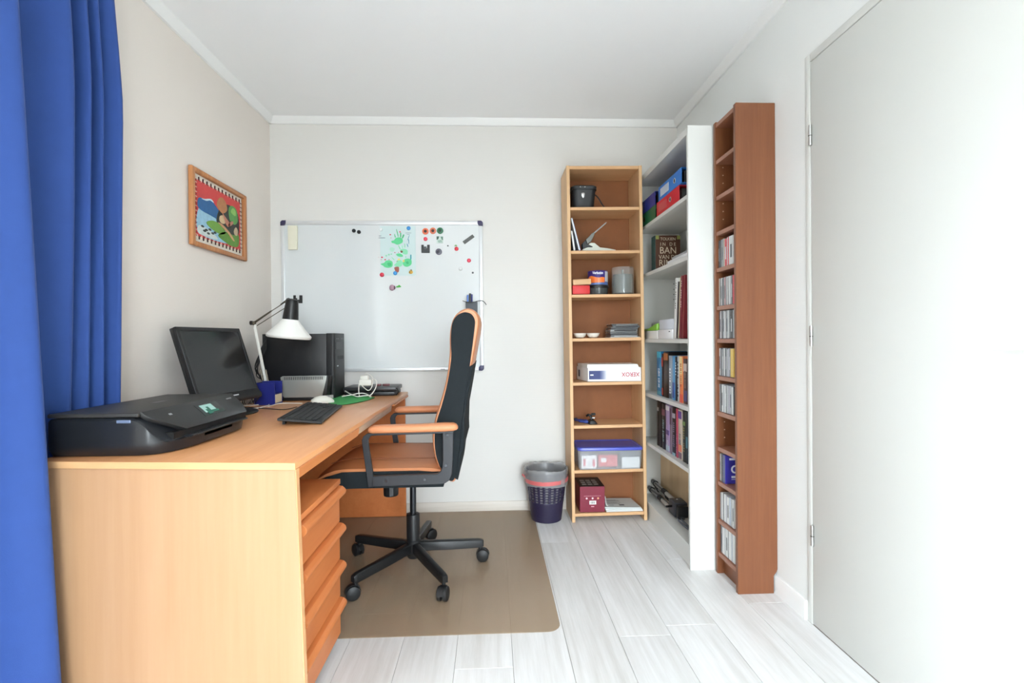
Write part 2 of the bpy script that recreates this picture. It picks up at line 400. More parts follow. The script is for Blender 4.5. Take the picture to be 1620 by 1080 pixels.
# drawer pedestal
ped = thing('drawer_pedestal', 'beech rolling pedestal with four lipped drawers under the desk', 'drawers', (-.75, 1.54, 0))
PX, PY0, PY1 = -.532, 1.352, 1.712
box('body', beech_d, ped, -1.06, PX-.018, PY0+.006, PY1-.006, .055, .562, .001)
box('top', beech_d, ped, -1.06, PX+.004, PY0, PY1, .5625, .581, .0015)
for i in range(4):
    z1 = .5585-.1285*i; z0 = z1-.1255
    prof = [(PX-.0175, z0), (PX, z0), (PX, z1-.048), (PX+.004, z1-.042), (PX+.021, z1-.028), (PX+.0235, z1-.02), (PX+.021, z1-.011), (PX+.012, z1-.003), (PX-.001, z1), (PX-.0175, z1)]
    G().prism(prof, 'y', PY0, PY1).build('drawer', beech_d, ped, bev=.0008, seg=1, smooth=28)
for px in (-1.0, -.575):
    for py in (PY0+.045, PY1-.045):
        c = G().cyl((px, py-.012, .0195), (px, py+.012, .0195), .0195, 18).build('caster', black_m, ped)
        G().cyl((px, py, .025), (px, py, .055), .007, 8).build('caster_stem', black_m, c)

# ================================================================== CHAIR MAT
def rrect(x0, x1, y0, y1, r, n=6):
    out = []
    for cx, cy, a in ((x1-r, y1-r, 0), (x0+r, y1-r, 90), (x0+r, y0+r, 180), (x1-r, y0+r, 270)):
        for k in range(n+1):
            t = math.radians(a+90*k/n); out.append((cx+r*math.cos(t), cy+r*math.sin(t)))
    return out
mat_pl = rrect(-.98, .243, 1.752, 3.008, .05)
tag(G().prism(mat_pl, 'z', .0004, .003).build('chair_mat', thin_film('smoky_pvc', (178, 152, 122), .5, .22, .5), bev=.001, seg=1), 'translucent smoky brown floor mat under the office chair', 'floor mat')

# ================================================================== OFFICE CHAIR
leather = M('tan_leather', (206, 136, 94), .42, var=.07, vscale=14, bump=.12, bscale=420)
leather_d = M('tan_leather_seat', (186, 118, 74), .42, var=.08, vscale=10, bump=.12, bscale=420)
fabric = M('black_fabric', (33, 38, 41), .85, var=.1, vscale=60, bump=.35, bscale=1500, spec=.2)
HX, HY = -.371, 2.275
ch = thing('office_chair', 'tan leather and black fabric swivel chair with high back and armrests', 'chair', (HX, HY, .003))
YN, YFAR = 2.045, 2.505                    # near and far faces of the back cushion
def pts(lst, y): return [(lambda q: (q.x, q.z))(at(u, v, y=y)) for u, v in lst]
outl = pts([(738, 487), (726, 492), (717, 502), (712, 518), (710.5, 536), (710.5, 556), (708, 583), (703, 610), (695, 638), (687, 664), (683, 690), (685.5, 718), (693, 740), (703, 757), (716, 764), (722, 757),
            (725, 735), (729, 705), (732, 670), (737, 635), (742, 608), (748, 575), (755, 537), (759, 510), (756, 496), (748, 489)], YN)
# leather shell: puffy extrusion (outline shrinks a little towards both sides)
def puff(poly, y0, y1, k, steps=4, mid=None):
    n = len(poly); cx = sum(p[0] for p in poly)/n; cz = sum(p[1] for p in poly)/n
    rings = []
    def inset(d):
        out = []
        for i in range(n):
            a = Vector(poly[i-1]); b = Vector(poly[i]); c = Vector(poly[(i+1) % n])
            t = (c-a).normalized(); nn = Vector((t.y, -t.x))
            if nn.dot(Vector((b.x-cx, b.y-cz))) > 0 and False: nn = -nn
            out.append(b+nn*d)
        return out
    area = sum(poly[i-1][0]*poly[i][1]-poly[i][0]*poly[i-1][1] for i in range(n))
    sg = 1 if area < 0 else -1
    w_ = y1-y0
    for s, d in ((0, k), (.02, .35*k), (.06, .05*k), (.5, -.25*k), (.94, .05*k), (.98, .35*k), (1, k)):
        rings.append([(q.x, y0+w_*s, q.y) for q in inset(sg*d)])
    return G().loft(rings)
bk = puff([tuple(p) for p in crom([(a, b, 0) for a, b in outl], 3, True) for p in [(p.x, p.y)]], YN, YFAR, .008).build('backrest', leather, ch, smooth=60)
gus = pts([(733, 494), (723, 499), (716, 510), (713.6, 527), (713.4, 545), (714, 563), (711.5, 585), (706.5, 612), (699, 640), (691, 666), (687.5, 692), (689.5, 718), (696, 738), (704, 754), (714.5, 760.5), (720, 754),
           (723, 735), (727, 704), (730.5, 668), (735, 635), (739, 608), (743, 580), (747, 551), (750.7, 521), (751.5, 507), (747, 498), (741, 494.5)], YN)
gp = [(p.x, p.y) for p in crom([(a, b, 0) for a, b in gus], 3, True)]
for y0, y1 in ((YN-.0035, YN+.01), (YFAR-.01, YFAR+.0035)):
    G().prism(gp, 'y', y0, y1).build('side_gusset', fabric, bk, bev=.002, seg=2)
# black rear cover on the lower half of the back
rear = pts([(743, 579), (748.5, 577), (743.5, 608), (738.5, 636), (735, 655), (734, 690), (734.5, 706), (729, 722), (726.5, 745), (724.5, 759), (719, 756), (723, 735), (727, 704), (730.5, 668), (735, 635), (739, 608)], YN)
G().prism(rear, 'y', YN-.002, YFAR+.002).build('rear_cover', fabric, bk, bev=.002, seg=1)
# seat: black pan, tan cushion
def slab(x0, x1, y0, y1, z0, z1, r, dome=0, nx=10, ny=10, wfall=0):
    """cushion with a domed top and waterfall front (towards -x)"""
    g = G(); top = []; 
    rings = []
    for i in range(nx+1):
        x = x0+(x1-x0)*i/nx
        e = min(1, min(i, nx-i)/1.4) ; zt_off = -(1-e)*r*.8
        s = i/nx
        dz = -wfall*max(0, (.25-s)/.25)**2
        ring = []
        for j in range(ny+1):
            t = j/ny; y = y0+(y1-y0)*t; q = min(1, min(j, ny-j)/1.2)
            ring.append((x, y, z1+dz+zt_off-(1-q)*r*.8+dome*math.sin(PI*t)*math.sin(PI*min(1, s+.15))))
        for j in range(ny, -1, -1):
            ring.append((x, y0+(y1-y0)*j/ny, z0+dz*.9))
        rings.append(ring)
    return g.loft(rings)
slab(-.722, -.205, 2.022, 2.522, .452, .535, .02, 0, wfall=.03).build('seat_pan', fabric, ch, smooth=50)
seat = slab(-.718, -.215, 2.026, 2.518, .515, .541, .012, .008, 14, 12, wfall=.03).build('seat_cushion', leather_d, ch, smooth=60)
seam_m = M('dark_seam', (120, 68, 40), .6)
for yy in (2.12, 2.425):
    G().tube([(x, yy, .5485+.0035*math.sin(PI*min(1, (x+.718)/.503+.15))-.03*max(0, (.25-(x+.718)/.503)/.25)**2) for x in [-.69+.045*i for i in range(11)]], .0016, 6).build('seam', seam_m, seat)
box('seat_plate', black_m, ch, -.60, -.24, 2.12, 2.42, .425, .452, .006)
# arms
def arm(ys, tag_far):
    yi = ys
    y_ref = 2.0
    path_o = pts([(590, 769.5), (583, 769.5), (573.5, 700), (573, 692), (577, 687), (583, 685.5)], y_ref)
    g = G(); d = .009
    def quad(a, b, c, e): g.prism([a, b, c, e], 'y', yi-d, yi+d)
    q = lambda u, v: pts([(u, v)], y_ref)[0]
    A = [(q(583, 769.5), q(591.5, 769.5)), (q(581.5, 757), q(591, 752)), (q(573.8, 703), q(583.5, 704)), (q(573.2, 695), q(583, 696)), (q(575.5, 689.5), q(585, 691.5)), (q(580.5, 685.5), q(588, 688.6)), (q(600, 684), q(600, 688)), (q(717.5, 680), q(717.5, 684.5))]
    rings = [[(a[0], yi-d, a[1]), (a[0], yi+d, a[1]), (b[0], yi+d, b[1]), (b[0], yi-d, b[1])] for a, b in A]
    g.loft(rings)
    Bq = [(q(589, 752), q(589, 769)), (q(640, 750.5), q(640, 767)), (q(688, 749), q(688, 765)), (q(693, 748), q(703, 764)), (q(697.5, 744.5), q(711, 759)), (q(700, 738), q(715, 750)), (q(701, 728), q(716.3, 735)), (q(700.6, 684), q(717.8, 684))]
    rings = [[(a[0], yi-d, a[1]), (a[0], yi+d, a[1]), (b[0], yi+d, b[1]), (b[0], yi-d, b[1])] for a, b in Bq]
    g.loft(rings)
    fr = g.build('arm_frame', dark_m, ch, bev=.002, seg=1)
    sgn = -1 if ys < HY else 1
    for u, v in ((612, 759.3), (672.5, 757), (706, 735.3), (708.3, 687)):
        x, z = q(u, v); G().cyl((x, yi+sgn*.0085, z), (x, yi+sgn*.0125, z), .0058, 12).build('bolt', M('bolt_steel', (86, 88, 92), .25, .9), fr)
    # padded rest
    x0, x1 = q(582.5, 675)[0], q(724.5, 670)[0]; zc = .698
    rings = []
    for s, k, lift in ((0, .3, -.004), (.02, .72, -.002), (.06, .95, 0), (.15, 1, .001), (.5, 1, .002), (.85, 1.05, .005), (.95, .98, .006), (.985, .7, .005), (1, .3, .003)):
        x = x0+(x1-x0)*s
        rings.append([(x, yi+.027*k*math.cos(t), zc+lift+.0175*k*math.copysign(abs(math.sin(t))**.75, math.sin(t))) for t in [2*PI*i/16 for i in range(16)]])
    G().loft(rings).build('armrest', leather, ch, smooth=70)
arm(1.999, 0); arm(2.545, 1)
# column and five-star base
G().lathe([(.030, .105), (.030, .115), (.031, .245), (.029, .255), (.022, .256)], (HX, HY, 0), 20).build('column_sleeve', black_m, ch)
G().cyl((HX, HY, .25), (HX, HY, .43), .0145, 16).build('gas_lift', M('dark_chrome', (60, 62, 66), .2, .8), ch)
kx, kz = at(617, 770, y=2.2).x, .4
G().lathe([(.031, -.045), (.033, -.04), (.034, .03), (.02, .05)], (kx, 2.22, .405), 12).build('tension_knob', black_m, ch, smooth=20)
G().lathe([(.026, .055), (.034, .07), (.034, .135), (.03, .14)], (HX, HY, 0), 20).build('hub', black_m, ch)
for u, v in ((560, 950), (706, 953), (763, 888), (679, 855), (566, 880)):
    q = at(u, v-2, z=.003); dx, dy = q.x-HX, q.y-HY; L = math.hypot(dx, dy); ux, uy = dx/L, dy/L
    L = max(.27, min(.335, L)); vx, vy = -uy, ux
    rings = []
    for s, wv, zb, zt in ((.02, .016, .085, .128), (L*.5, .0145, .076, .118), (L-.012, .0135, .07, .108), (L+.006, .012, .074, .102)):
        rings.append([(HX+ux*s+vx*k*wv, HY+uy*s+vy*k*wv, z) for k, z in ((-1, zb), (1, zb), (1, zt-.004), (.7, zt), (-.7, zt), (-1, zt-.004))])
    leg = G().loft(rings).build('leg', black_m, ch, bev=.001, seg=1)
    # twin-wheel caster trailing at its own angle
    a = R.uniform(-.5, .5)+math.atan2(uy, ux)+1.2; wx, wy = math.cos(a), math.sin(a)
    cx, cy = HX+ux*(L-.01)+wy*.012, HY+uy*(L-.01)-wx*.012
    G().cyl((HX+ux*(L-.01), HY+uy*(L-.01), .04), (HX+ux*(L-.01), HY+uy*(L-.01), .085), .008, 10).build('caster_stem', black_m, leg)
    ct = G()
    for s in (-1, 1):
        c0 = Vector((cx, cy, .0315)); ax = Vector((wx, wy, 0))
        ct.tube([c0+ax*s*.004, c0+ax*s*.005, c0+ax*s*.019, c0+ax*s*.023], [.024, .0285, .0285, .022], 20)
    ct.build('caster_wheel', blackm_m, leg, smooth=50)
    hood = G(); side = Vector((-wy, wx, 0))
    for i in range(9):
        pass
    rings = []
    for k in range(9):
        t = PI*(.02+.96*k/8); rad = side*math.cos(t)*.0325+Vector((0, 0, math.sin(t)*.0325))
        c0 = Vector((cx, cy, .0315)); ax = Vector((wx, wy, 0))
        rings.append([tuple(c0+rad*.93-ax*.011), tuple(c0+rad*.93+ax*.011), tuple(c0+rad+ax*.011), tuple(c0+rad-ax*.011)])
    G().loft(rings).build('caster_hood', black_m, leg)

# ================================================================== WHITEBOARD
x0, x1, z0, z1 = -1.268, -.052, .868, 1.785
wb = thing('whiteboard', 'large magnetic whiteboard with aluminium frame on the back wall', 'whiteboard', ((x0+x1)/2, YB-.01, z0))
alu = M('white_aluminium', (226, 228, 230), .3, .35)
box('writing_surface', M('whiteboard_enamel', (222, 226, 227), .13, coat=.3), wb, x0+.015, x1-.015, YB-.012, YB-.003, z0+.015, z1-.015)
for a in ((x0, x0+.022, z0+.02, z1-.02), (x1-.022, x1, z0+.02, z1-.02), (x0+.02, x1-.02, z0, z0+.022), (x0+.02, x1-.02, z1-.024, z1)):
    box('frame_rail', alu, wb, a[0], a[1], YB-.021, YB-.001, a[2], a[3], .004)
navy = M('navy_plastic', (52, 48, 84), .45)
for cx, sx in ((x0, 1), (x1, -1)):
    for cz, sz in ((z0, 1), (z1, -1)):
        pl = [(cx-sx*.002, cz+sz*.008), (cx+sx*.008, cz-sz*.002), (cx+sx*.031, cz-sz*.002), (cx+sx*.031, cz+sz*.018), (cx+sx*.02, cz+sz*.031), (cx-sx*.002, cz+sz*.031)]
        G().prism(pl, 'y', YB-.0235, YB-.001).build('corner_cap', navy, wb, bev=.003)
box('printed_mark', M('dark_print', (90, 92, 96), .5), wb, at(697.5, 585, y=YB).x, at(704.5, 585, y=YB).x, YB-.0216, YB-.021, .8755, .8795)
YS = YB-.012
def wp(u, v): q = at(u, v, y=YS); return q.x, q.z
def magnet(u, v, r, rgb, label, name='round_magnet', core=None, h=.007, group='magnets on the whiteboard', dome=False):
    x, z = wp(u, v); T = Matrix.Translation((x, YS, z)) @ Matrix.Rotation(PI/2, 4, 'X')
    rt_ = thing(name, label, 'magnet', (x, YS, z), group=group)
    m = M('magnet_%d_%d_%d' % rgb, rgb, .35)
    pr = [(r, .0003), (r, h*.7), (r*.85, h), (r*.3, h)] if not dome else [(r, .0003), (r*.97, h*.5), (r*.75, h*.85), (r*.35, h), (r*.05, h*1.02)]
    G().lathe(pr, n=20, T=T).build('body', m, rt_, smooth=40)
    if core:
        G().lathe([(r*.48, h), (r*.48, h+.0012), (r*.4, h+.0016)], n=16, T=T).build('core', M('core_%d_%d_%d' % core, core, .4), rt_)
    return rt_
magnet(560, 365, .0115, (38, 44, 48), 'left of the two plain black round magnets near the board top')
magnet(568, 367, .0115, (36, 42, 46), 'right of the two plain black round magnets near the board top')
magnet(602.5, 363, .0115, (226, 232, 232), 'white round magnet on the top left corner of the drawing', dome=True)
magnet(646.5, 361, .0125, (58, 138, 204), 'blue round magnet on the top right corner of the drawing', dome=True)
magnet(604.3, 434.5, .0135, (200, 34, 62), 'dark red ladybird like magnet on the bottom left of the drawing', dome=True)
magnet(625.3, 432, .0125, (62, 146, 212), 'blue round magnet on the bottom edge of the drawing', dome=True)
magnet(673.2, 366, .0195, (226, 112, 78), 'left orange ring magnet with dark core', core=(70, 38, 26))
magnet(685, 365.2, .0195, (222, 122, 90), 'orange ring magnet between the other orange and the green one', core=(74, 44, 34))
magnet(696.3, 365, .0195, (42, 116, 82), 'green ring magnet with dark core', core=(20, 62, 42))
magnet(673.2, 378, .0122, (226, 72, 92), 'small red magnet under the orange ring magnets', dome=True)
magnet(694.2, 398.2, .0195, (92, 92, 106), 'grey ring magnet below the little photo magnet', core=(50, 50, 60))
magnet(708.6, 388.7, .0045, (44, 54, 56), 'tiny dark dot magnet left of the strawberry', h=.004)
magnet(742, 412, .0125, (228, 66, 92), 'red round magnet near the right board edge', dome=True)
magnet(728.6, 425, .012, (230, 232, 232), 'white round magnet low on the right of the board', dome=True)
magnet(748, 431.3, .0062, (66, 70, 74), 'small dark magnet below the red one at the right edge', h=.005)
# strawberry
st = magnet(722.2, 393.5, .0125, (216, 52, 66), 'red strawberry shaped magnet with green top', 'strawberry_magnet', dome=True)
x, z = wp(721.5, 388.8)
G().prism([(x-.009, z-.003), (x-.002, z-.001), (x+.004, z-.004), (x+.007, z+.002), (x, z+.006), (x-.006, z+.004)], 'y', YS-.009, YS-.001).build('leaf', M('leaf_green', (120, 170, 110), .5), st)
def plate_magnet(name, label, poly, rgb, h=.005, group='magnets on the whiteboard'):
    return tag(G().prism([wp(*p) for p in poly], 'y', YS-h, YS-.0003).build(name, M('plate_%d_%d_%d' % rgb, rgb, .45), bev=.0008, seg=1), label, 'magnet', group)
plate_magnet('bar_magnet', 'dark grey bar magnet stuck at a slant', [(731.8, 382), (747.5, 370.8), (750.8, 375), (735.2, 386.4)], (82, 84, 82))
pz = plate_magnet('puzzle_magnet', 'black notched square magnet under the small red one', [(666.8, 387.2), (670.6, 387.2), (670.6, 392.5), (675.8, 392.5), (675.8, 387.2), (680, 387.2), (680, 400), (666.8, 400)], (50, 52, 52))
G().prism([wp(*p) for p in ((671, 390), (675, 390), (675, 394.5), (671, 394.5))], 'y', YS-.0075, YS-.005).build('knob', M('plate_knob', (78, 82, 84), .4), pz)
ph = thing('photo_magnet', 'square magnet printed with a small green photo', 'magnet', (wp(696.3, 384.5)[0], YS, wp(696.3, 384.5)[1]), group='magnets on the whiteboard')
G().prism([wp(*p) for p in ((690.8, 374), (701, 374), (701, 384.5), (690.8, 384.5))], 'y', YS-.004, YS-.0003).build('plate', M('pale_green_print', (196, 214, 206), .4), ph)
for p, c in ((((690.8, 374), (695, 374), (693.5, 378.5), (690.8, 379.5)), (62, 92, 82)), (((697, 374.4), (701, 374.4), (701, 380), (699, 379.5)), (96, 132, 118)), (((692, 380.5), (698, 379.2), (700, 383), (694, 384)), (150, 178, 166))):
    G().prism([wp(*q) for q in p], 'y', YS-.0044, YS-.004).build('print', M('pr_%d' % c[0], c, .5), ph)
plate_magnet('hook_magnet', 'black notched magnet above the lamp at the left', [(464.5, 467), (468.5, 467), (468.5, 471.5), (470.3, 471.5), (470.3, 474), (474, 474), (474, 467), (478.7, 467), (478.7, 479.5), (464.5, 479.5)], (34, 35, 36), .006)
# bee-like yellow magnet, radish magnet
be = thing('bee_magnet', 'yellow and brown bee shaped magnet at the drawing corner', 'magnet', (wp(650, 430)[0], YS, wp(650, 430)[1]), group='magnets on the whiteboard')
x, z = wp(650.2, 430.5)
G().sphere((x, YS-.004, z), (.0125, .0045, .0105), 14, 8).build('body', M('bee_yellow', (222, 178, 74), .4), be)
for dx in (-.006, .001):
    G().sphere((x+dx, YS-.005, z), (.0022, .0045, .0095), 10, 6).build('stripe', M('bee_brown', (120, 82, 44), .5), be)
G().sphere((x+.002, YS-.004, z+.012), (.006, .003, .004), 10, 6).build('head', M('bee_head', (110, 98, 80), .5), be)
ra = thing('radish_magnet', 'purple radish shaped magnet with green leaves', 'magnet', (wp(621, 455)[0], YS, wp(621, 455)[1]), group='magnets on the whiteboard')
x, z = wp(620.6, 455)
G().sphere((x, YS-.007, z), (.0165, .007, .0185), 18, 12).build('bulb', M('radish', (176, 140, 158), .35), ra)
G().sphere((x+.0125, YS-.0065, z), (.008, .0058, .0125), 12, 8).build('dark_side', M('radish_dark', (98, 62, 84), .4), ra)  # darker purple lobe on the leaf side of the bulb
x, z = wp(626, 454)
G().prism([(x, z), (x+.008, z+.006), (x+.015, z+.007), (x+.019, z+.013), (x+.026, z+.012), (x+.027, z+.008), (x+.035, z+.003), (x+.03, z-.001), (x+.024, z-.002), (x+.012, z-.003)], 'y', YS-.006, YS-.001).build('leaf', M('radish_leaf', (78, 176, 72), .5), ra, bev=.001, seg=1)
# cream eraser block
tag(G().prism([wp(*p) for p in ((456.8, 357.5), (471.5, 357.5), (471.8, 395.2), (457.8, 395.5))], 'y', YS-.02, YS-.0005).build('board_eraser', M('cream_felt', (232, 228, 208), .8), bev=.003), 'cream coloured board eraser at the top left of the whiteboard', 'eraser')
# child's drawing
dr = thing('child_drawing', "child's painted handprint tree on pale blue paper", 'drawing', (wp(626, 436)[0], YS, wp(626, 436)[1]))
box('paper', M('pale_blue_paper', (206, 224, 224), .7), dr, wp(598, 0)[0], wp(654, 0)[0], YS-.0012, YS-.0004, wp(626, 436)[1], wp(626, 357.5)[1])
YP = YS-.0012
def dz(u, v): return wp(590+u/9, 350+v/9)            # coordinates read off a close-up of the sheet
def blob(pl, rgb, nm='paint', lay=0):
    q = crom([(a, b, 0) for a, b in [dz(*p) for p in pl]], 4, True)
    G().prism([(p.x, p.y) for p in q], 'y', YP-.0003-.00025*lay, YP-.0001).build(nm, M('paint_%d_%d_%d' % rgb, rgb, .6), dr, smooth=0)
gr, gl, gd = (94, 206, 142), (140, 220, 178), (64, 182, 120)
blob([(265, 280), (300, 270), (325, 240), (375, 228), (420, 250), (425, 295), (390, 320), (345, 333), (305, 315), (270, 305)], gr)
for l in ([(332, 118), (342, 122), (365, 208), (355, 215)], [(388, 165), (402, 165), (402, 225), (388, 225)], [(430, 190), (448, 195), (430, 240), (412, 240)], [(305, 180), (312, 183), (325, 225), (312, 228)]): blob(l, gd)
blob([(390, 405), (440, 390), (490, 410), (492, 465), (450, 472), (415, 450)], gl)
blob([(330, 470), (380, 455), (425, 480), (420, 505), (360, 500)], gr)
for l in ([(360, 345), (370, 345), (395, 395), (380, 395)], [(410, 345), (420, 345), (425, 380), (412, 380)], [(450, 320), (460, 320), (462, 370), (450, 370)]): blob(l, gl)
blob([(240, 385), (270, 370), (310, 390), (290, 430), (250, 425)], (176, 222, 202))
blob([(110, 608), (160, 590), (185, 562), (240, 555), (280, 580), (278, 640), (230, 662), (175, 655), (145, 632)], gr)
blob([(205, 595), (250, 590), (262, 625), (225, 640)], gd, lay=1)
blob([(300, 625), (335, 590), (335, 565), (375, 545), (420, 575), (415, 630), (365, 648)], gl)
blob([(425, 600), (440, 550), (490, 530), (545, 545), (548, 610), (500, 645), (450, 640)], gr)
blob([(470, 580), (500, 570), (510, 600), (485, 610)], gd, lay=1)
blob([(355, 535), (380, 528), (385, 550), (360, 556)], (232, 214, 120), lay=2); blob([(425, 555), (445, 545), (450, 575), (430, 580)], (232, 214, 120), lay=2)
for l in ([(180, 480), (198, 478), (196, 502), (183, 502)], [(265, 508), (300, 535), (308, 552), (285, 540)], [(255, 460), (272, 458), (270, 476), (257, 474)], [(460, 500), (475, 500), (473, 518), (461, 518)], [(218, 465), (235, 463), (236, 485), (220, 485)]): blob(l, gl)
blob([(308, 655), (368, 650), (368, 718), (330, 725), (312, 690)], (168, 96, 84), lay=1)
rd = (206, 62, 90)
for u, v, s in ((248, 190, 13), (385, 150, 13), (258, 236, 7), (130, 512, 15), (175, 545, 13), (230, 545, 8), (118, 546, 7), (85, 512, 5), (313, 445, 9), (365, 443, 7), (345, 570, 7)):
    blob([(u-s, v), (u, v-s*.7), (u+s, v), (u, v+s*.8)], rd, lay=1)
blob([(390, 420), (420, 420), (425, 440), (400, 448)], (120, 78, 60), lay=2)
blob([(533, 480), (548, 478), (548, 540), (533, 540)], (46, 158, 168), lay=1)
ink = (92, 110, 128)
for a in ((85, 205, 118, 211), (88, 232, 170, 239), (470, 164, 540, 168), (485, 184, 522, 188)): blob([(a[0], a[1]), (a[2], a[1]), (a[2], a[3]), (a[0], a[3])], ink)
for l in ([(515, 200), (520, 205), (500, 265), (494, 262)], [(505, 260), (514, 262), (516, 320), (509, 320)], [(482, 320), (490, 320), (504, 360), (494, 362)]): blob(l, (80, 148, 176))
# pen holder with pens and a wire
phd = thing('pen_holder', 'dark grey magnetic pen holder hanging at the right of the whiteboard', 'pen holder', (-.122, YS-.02, 1.19))
a, b = at(736.8, 477, y=2.99), at(755.3, 477, y=2.99)
g = G(); xa, xb, zt, zb = a.x, b.x, 1.288, 1.185
g.box(xa, xb, YS-.036, YS-.033, zb, zt).box(xa, xb, YS-.0035, YS-.0005, zb, zt).box(xa, xa+.003, YS-.033, YS-.0035, zb, zt).box(xb-.003, xb, YS-.033, YS-.0035, zb, zt).box(xa, xb, YS-.033, YS-.0035, zb, zb+.003)
g.build('tray', M('charcoal_plastic', (58, 62, 70), .45), phd, smooth=0)
for nm, u, v, rgb, lab in (('blue_pen', 740, 466.5, (88, 130, 214), 'light blue whiteboard pen in the pen holder'), ('black_pen', 743.5, 464, (26, 28, 36), 'black pen between the two blue pens'), ('dark_blue_pen', 746.5, 465.5, (42, 48, 120), 'dark blue pen at the right in the pen holder')):
    q = at(u, v, y=2.995); pn_ = thing(nm, lab, 'pen', (q.x, YS-.018, zb+.004), group='pens in the whiteboard pen holder')
    G().tube([(q.x-.002, YS-.018, zb+.004), (q.x, YS-.018, q.z-.004), (q.x, YS-.018, q.z)], [.005, .005, .003], 10).build('barrel', M('pen_%d_%d' % rgb[:2], rgb, .35), pn_)
    G().tube([(q.x-.0007, YS-.018, zt-.025), (q.x, YS-.018, q.z+.0005)], .0054, 10).build('cap', M('pen_%d_%d' % rgb[:2], rgb, .35), pn_)
wi = crom([at(732, 475.5, y=2.98), at(736, 477, y=2.975), at(745, 478.5, y=2.968), at(756, 476, y=2.972), at(762, 475.5, y=2.98), at(766, 477.5, y=2.985), at(769.5, 482, y=2.985)], 5)
tag(G().tube(wi, .0022, 6).build('glasses_strap', M('black_cord', (26, 26, 28), .5)), 'thin black wire lying across the pen holder', 'wire')

# ================================================================== PICTURE ON THE LEFT WALL
pc_ = thing('wall_picture', 'small framed painting of a lakeside house with red border on the left wall', 'picture', (XL+.01, 2.448, 1.485))
bam = wood('bamboo_frame', (160, 100, 58), (196, 134, 84), 'z', rough=.45, fine=60, stretch=10)
PXX = XL+.018
def pq(u, v): q = at(270+u/5.686, 240+v/5.686, x=PXX); return q.y, q.z     # close-up of the picture
ya, yb_, za, zb_ = 2.207, 2.690, 1.487, 1.838
for nm, a in (('stile', (ya, ya+.026, za, zb_)), ('stile', (yb_-.026, yb_, za, zb_)), ('rail', (ya+.024, yb_-.024, za, za+.022)), ('rail', (ya+.024, yb_-.024, zb_-.022, zb_))):
    box('frame_'+nm, bam, pc_, XL+.006, XL+.026, a[0], a[1], a[2], a[3], .006, 3)
box('backing', M('linen', (226, 220, 208), .8), pc_, XL+.002, XL+.008, ya+.015, yb_-.015, za+.012, zb_-.012)
c0, c1, e0, e1 = ya+.05, yb_-.045, za+.05, zb_-.045
box('canvas', M('red_canvas', (206, 74, 72), .75, var=.1, vscale=30), pc_, XL+.009, XL+.0115, c0, c1, e0, e1)
def pu(s, t): return c0+(c1-c0)*s, e0+(e1-e0)*t
def paint(nm, pl, rgb, lay):
    q = crom([(a, b, 0) for a, b in [pu(*p) for p in pl]], 4, True)
    G().prism([(p.x, p.y) for p in q], 'x', XL+.0115, XL+.012+.0003*lay).build(nm, M('oil_%d_%d_%d' % rgb, rgb, .6, var=.22, vscale=45), pc_, smooth=0)
paint('water', [(.06, .06), (.06, .52), (.3, .47), (.5, .42), (.8, .2), (.75, .06)], (150, 192, 214), 1)
paint('shore_foam', [(.05, .05), (.05, .2), (.25, .18), (.42, .1), (.4, .05)], (206, 216, 214), 2)
paint('mountain', [(.05, .5), (.05, .68), (.18, .71), (.3, .76), (.38, .70), (.48, .60), (.5, .45), (.3, .46)], (40, 98, 152), 3)
paint('snow', [(.1, .69), (.18, .715), (.3, .765), (.36, .72), (.28, .73), (.2, .69)], (196, 218, 228), 4)
paint('dark_grove', [(.42, .38), (.46, .6), (.6, .78), (.75, .82), (.93, .72), (.95, .35), (.8, .25), (.55, .32)], (44, 48, 42), 4)
paint('ochre_tree', [(.43, .72), (.46, .83), (.54, .9), (.63, .84), (.66, .7), (.56, .6), (.47, .64)], (176, 118, 76), 5)
paint('green_tree', [(.7, .62), (.71, .78), (.8, .84), (.9, .78), (.92, .58), (.84, .48), (.74, .52)], (88, 146, 74), 6)
paint('leaf_light', [(.75, .7), (.8, .8), (.87, .76), (.86, .66)], (138, 186, 98), 7)
paint('meadow', [(.2, .3), (.34, .38), (.5, .36), (.62, .25), (.5, .18), (.3, .22)], (112, 158, 66), 6)
paint('meadow', [(.45, .14), (.6, .26), (.8, .26), (.94, .3), (.93, .08), (.8, .03), (.62, .06)], (96, 142, 58), 6)
paint('path', [(.45, .38), (.55, .38), (.72, .28), (.83, .16), (.79, .15), (.66, .26)], (198, 150, 108), 8)
paint('house_wall', [(.48, .44), (.49, .52), (.56, .56), (.6, .5), (.6, .42), (.53, .4)], (206, 178, 138), 8)
paint('house_roof', [(.55, .6), (.59, .57), (.72, .46), (.68, .38), (.61, .44)], (192, 128, 106), 9)
paint('house_roof', [(.68, .44), (.78, .53), (.8, .49), (.71, .40)], (186, 124, 104), 9)
paint('house_wall', [(.82, .35), (.87, .44), (.92, .38), (.9, .28), (.84, .28)], (190, 168, 140), 8)
for a, b in ((.12, .2), (.2, .16), (.27, .19), (.33, .14), (.24, .11), (.38, .17), (.16, .13)):
    paint('rock', [(a-.035, b), (a, b+.022), (a+.035, b), (a, b-.02)], (52, 60, 58), 4)
stm = M('dark_thread', (64, 34, 34), .7); wtm = M('pale_thread', (226, 216, 200), .7)
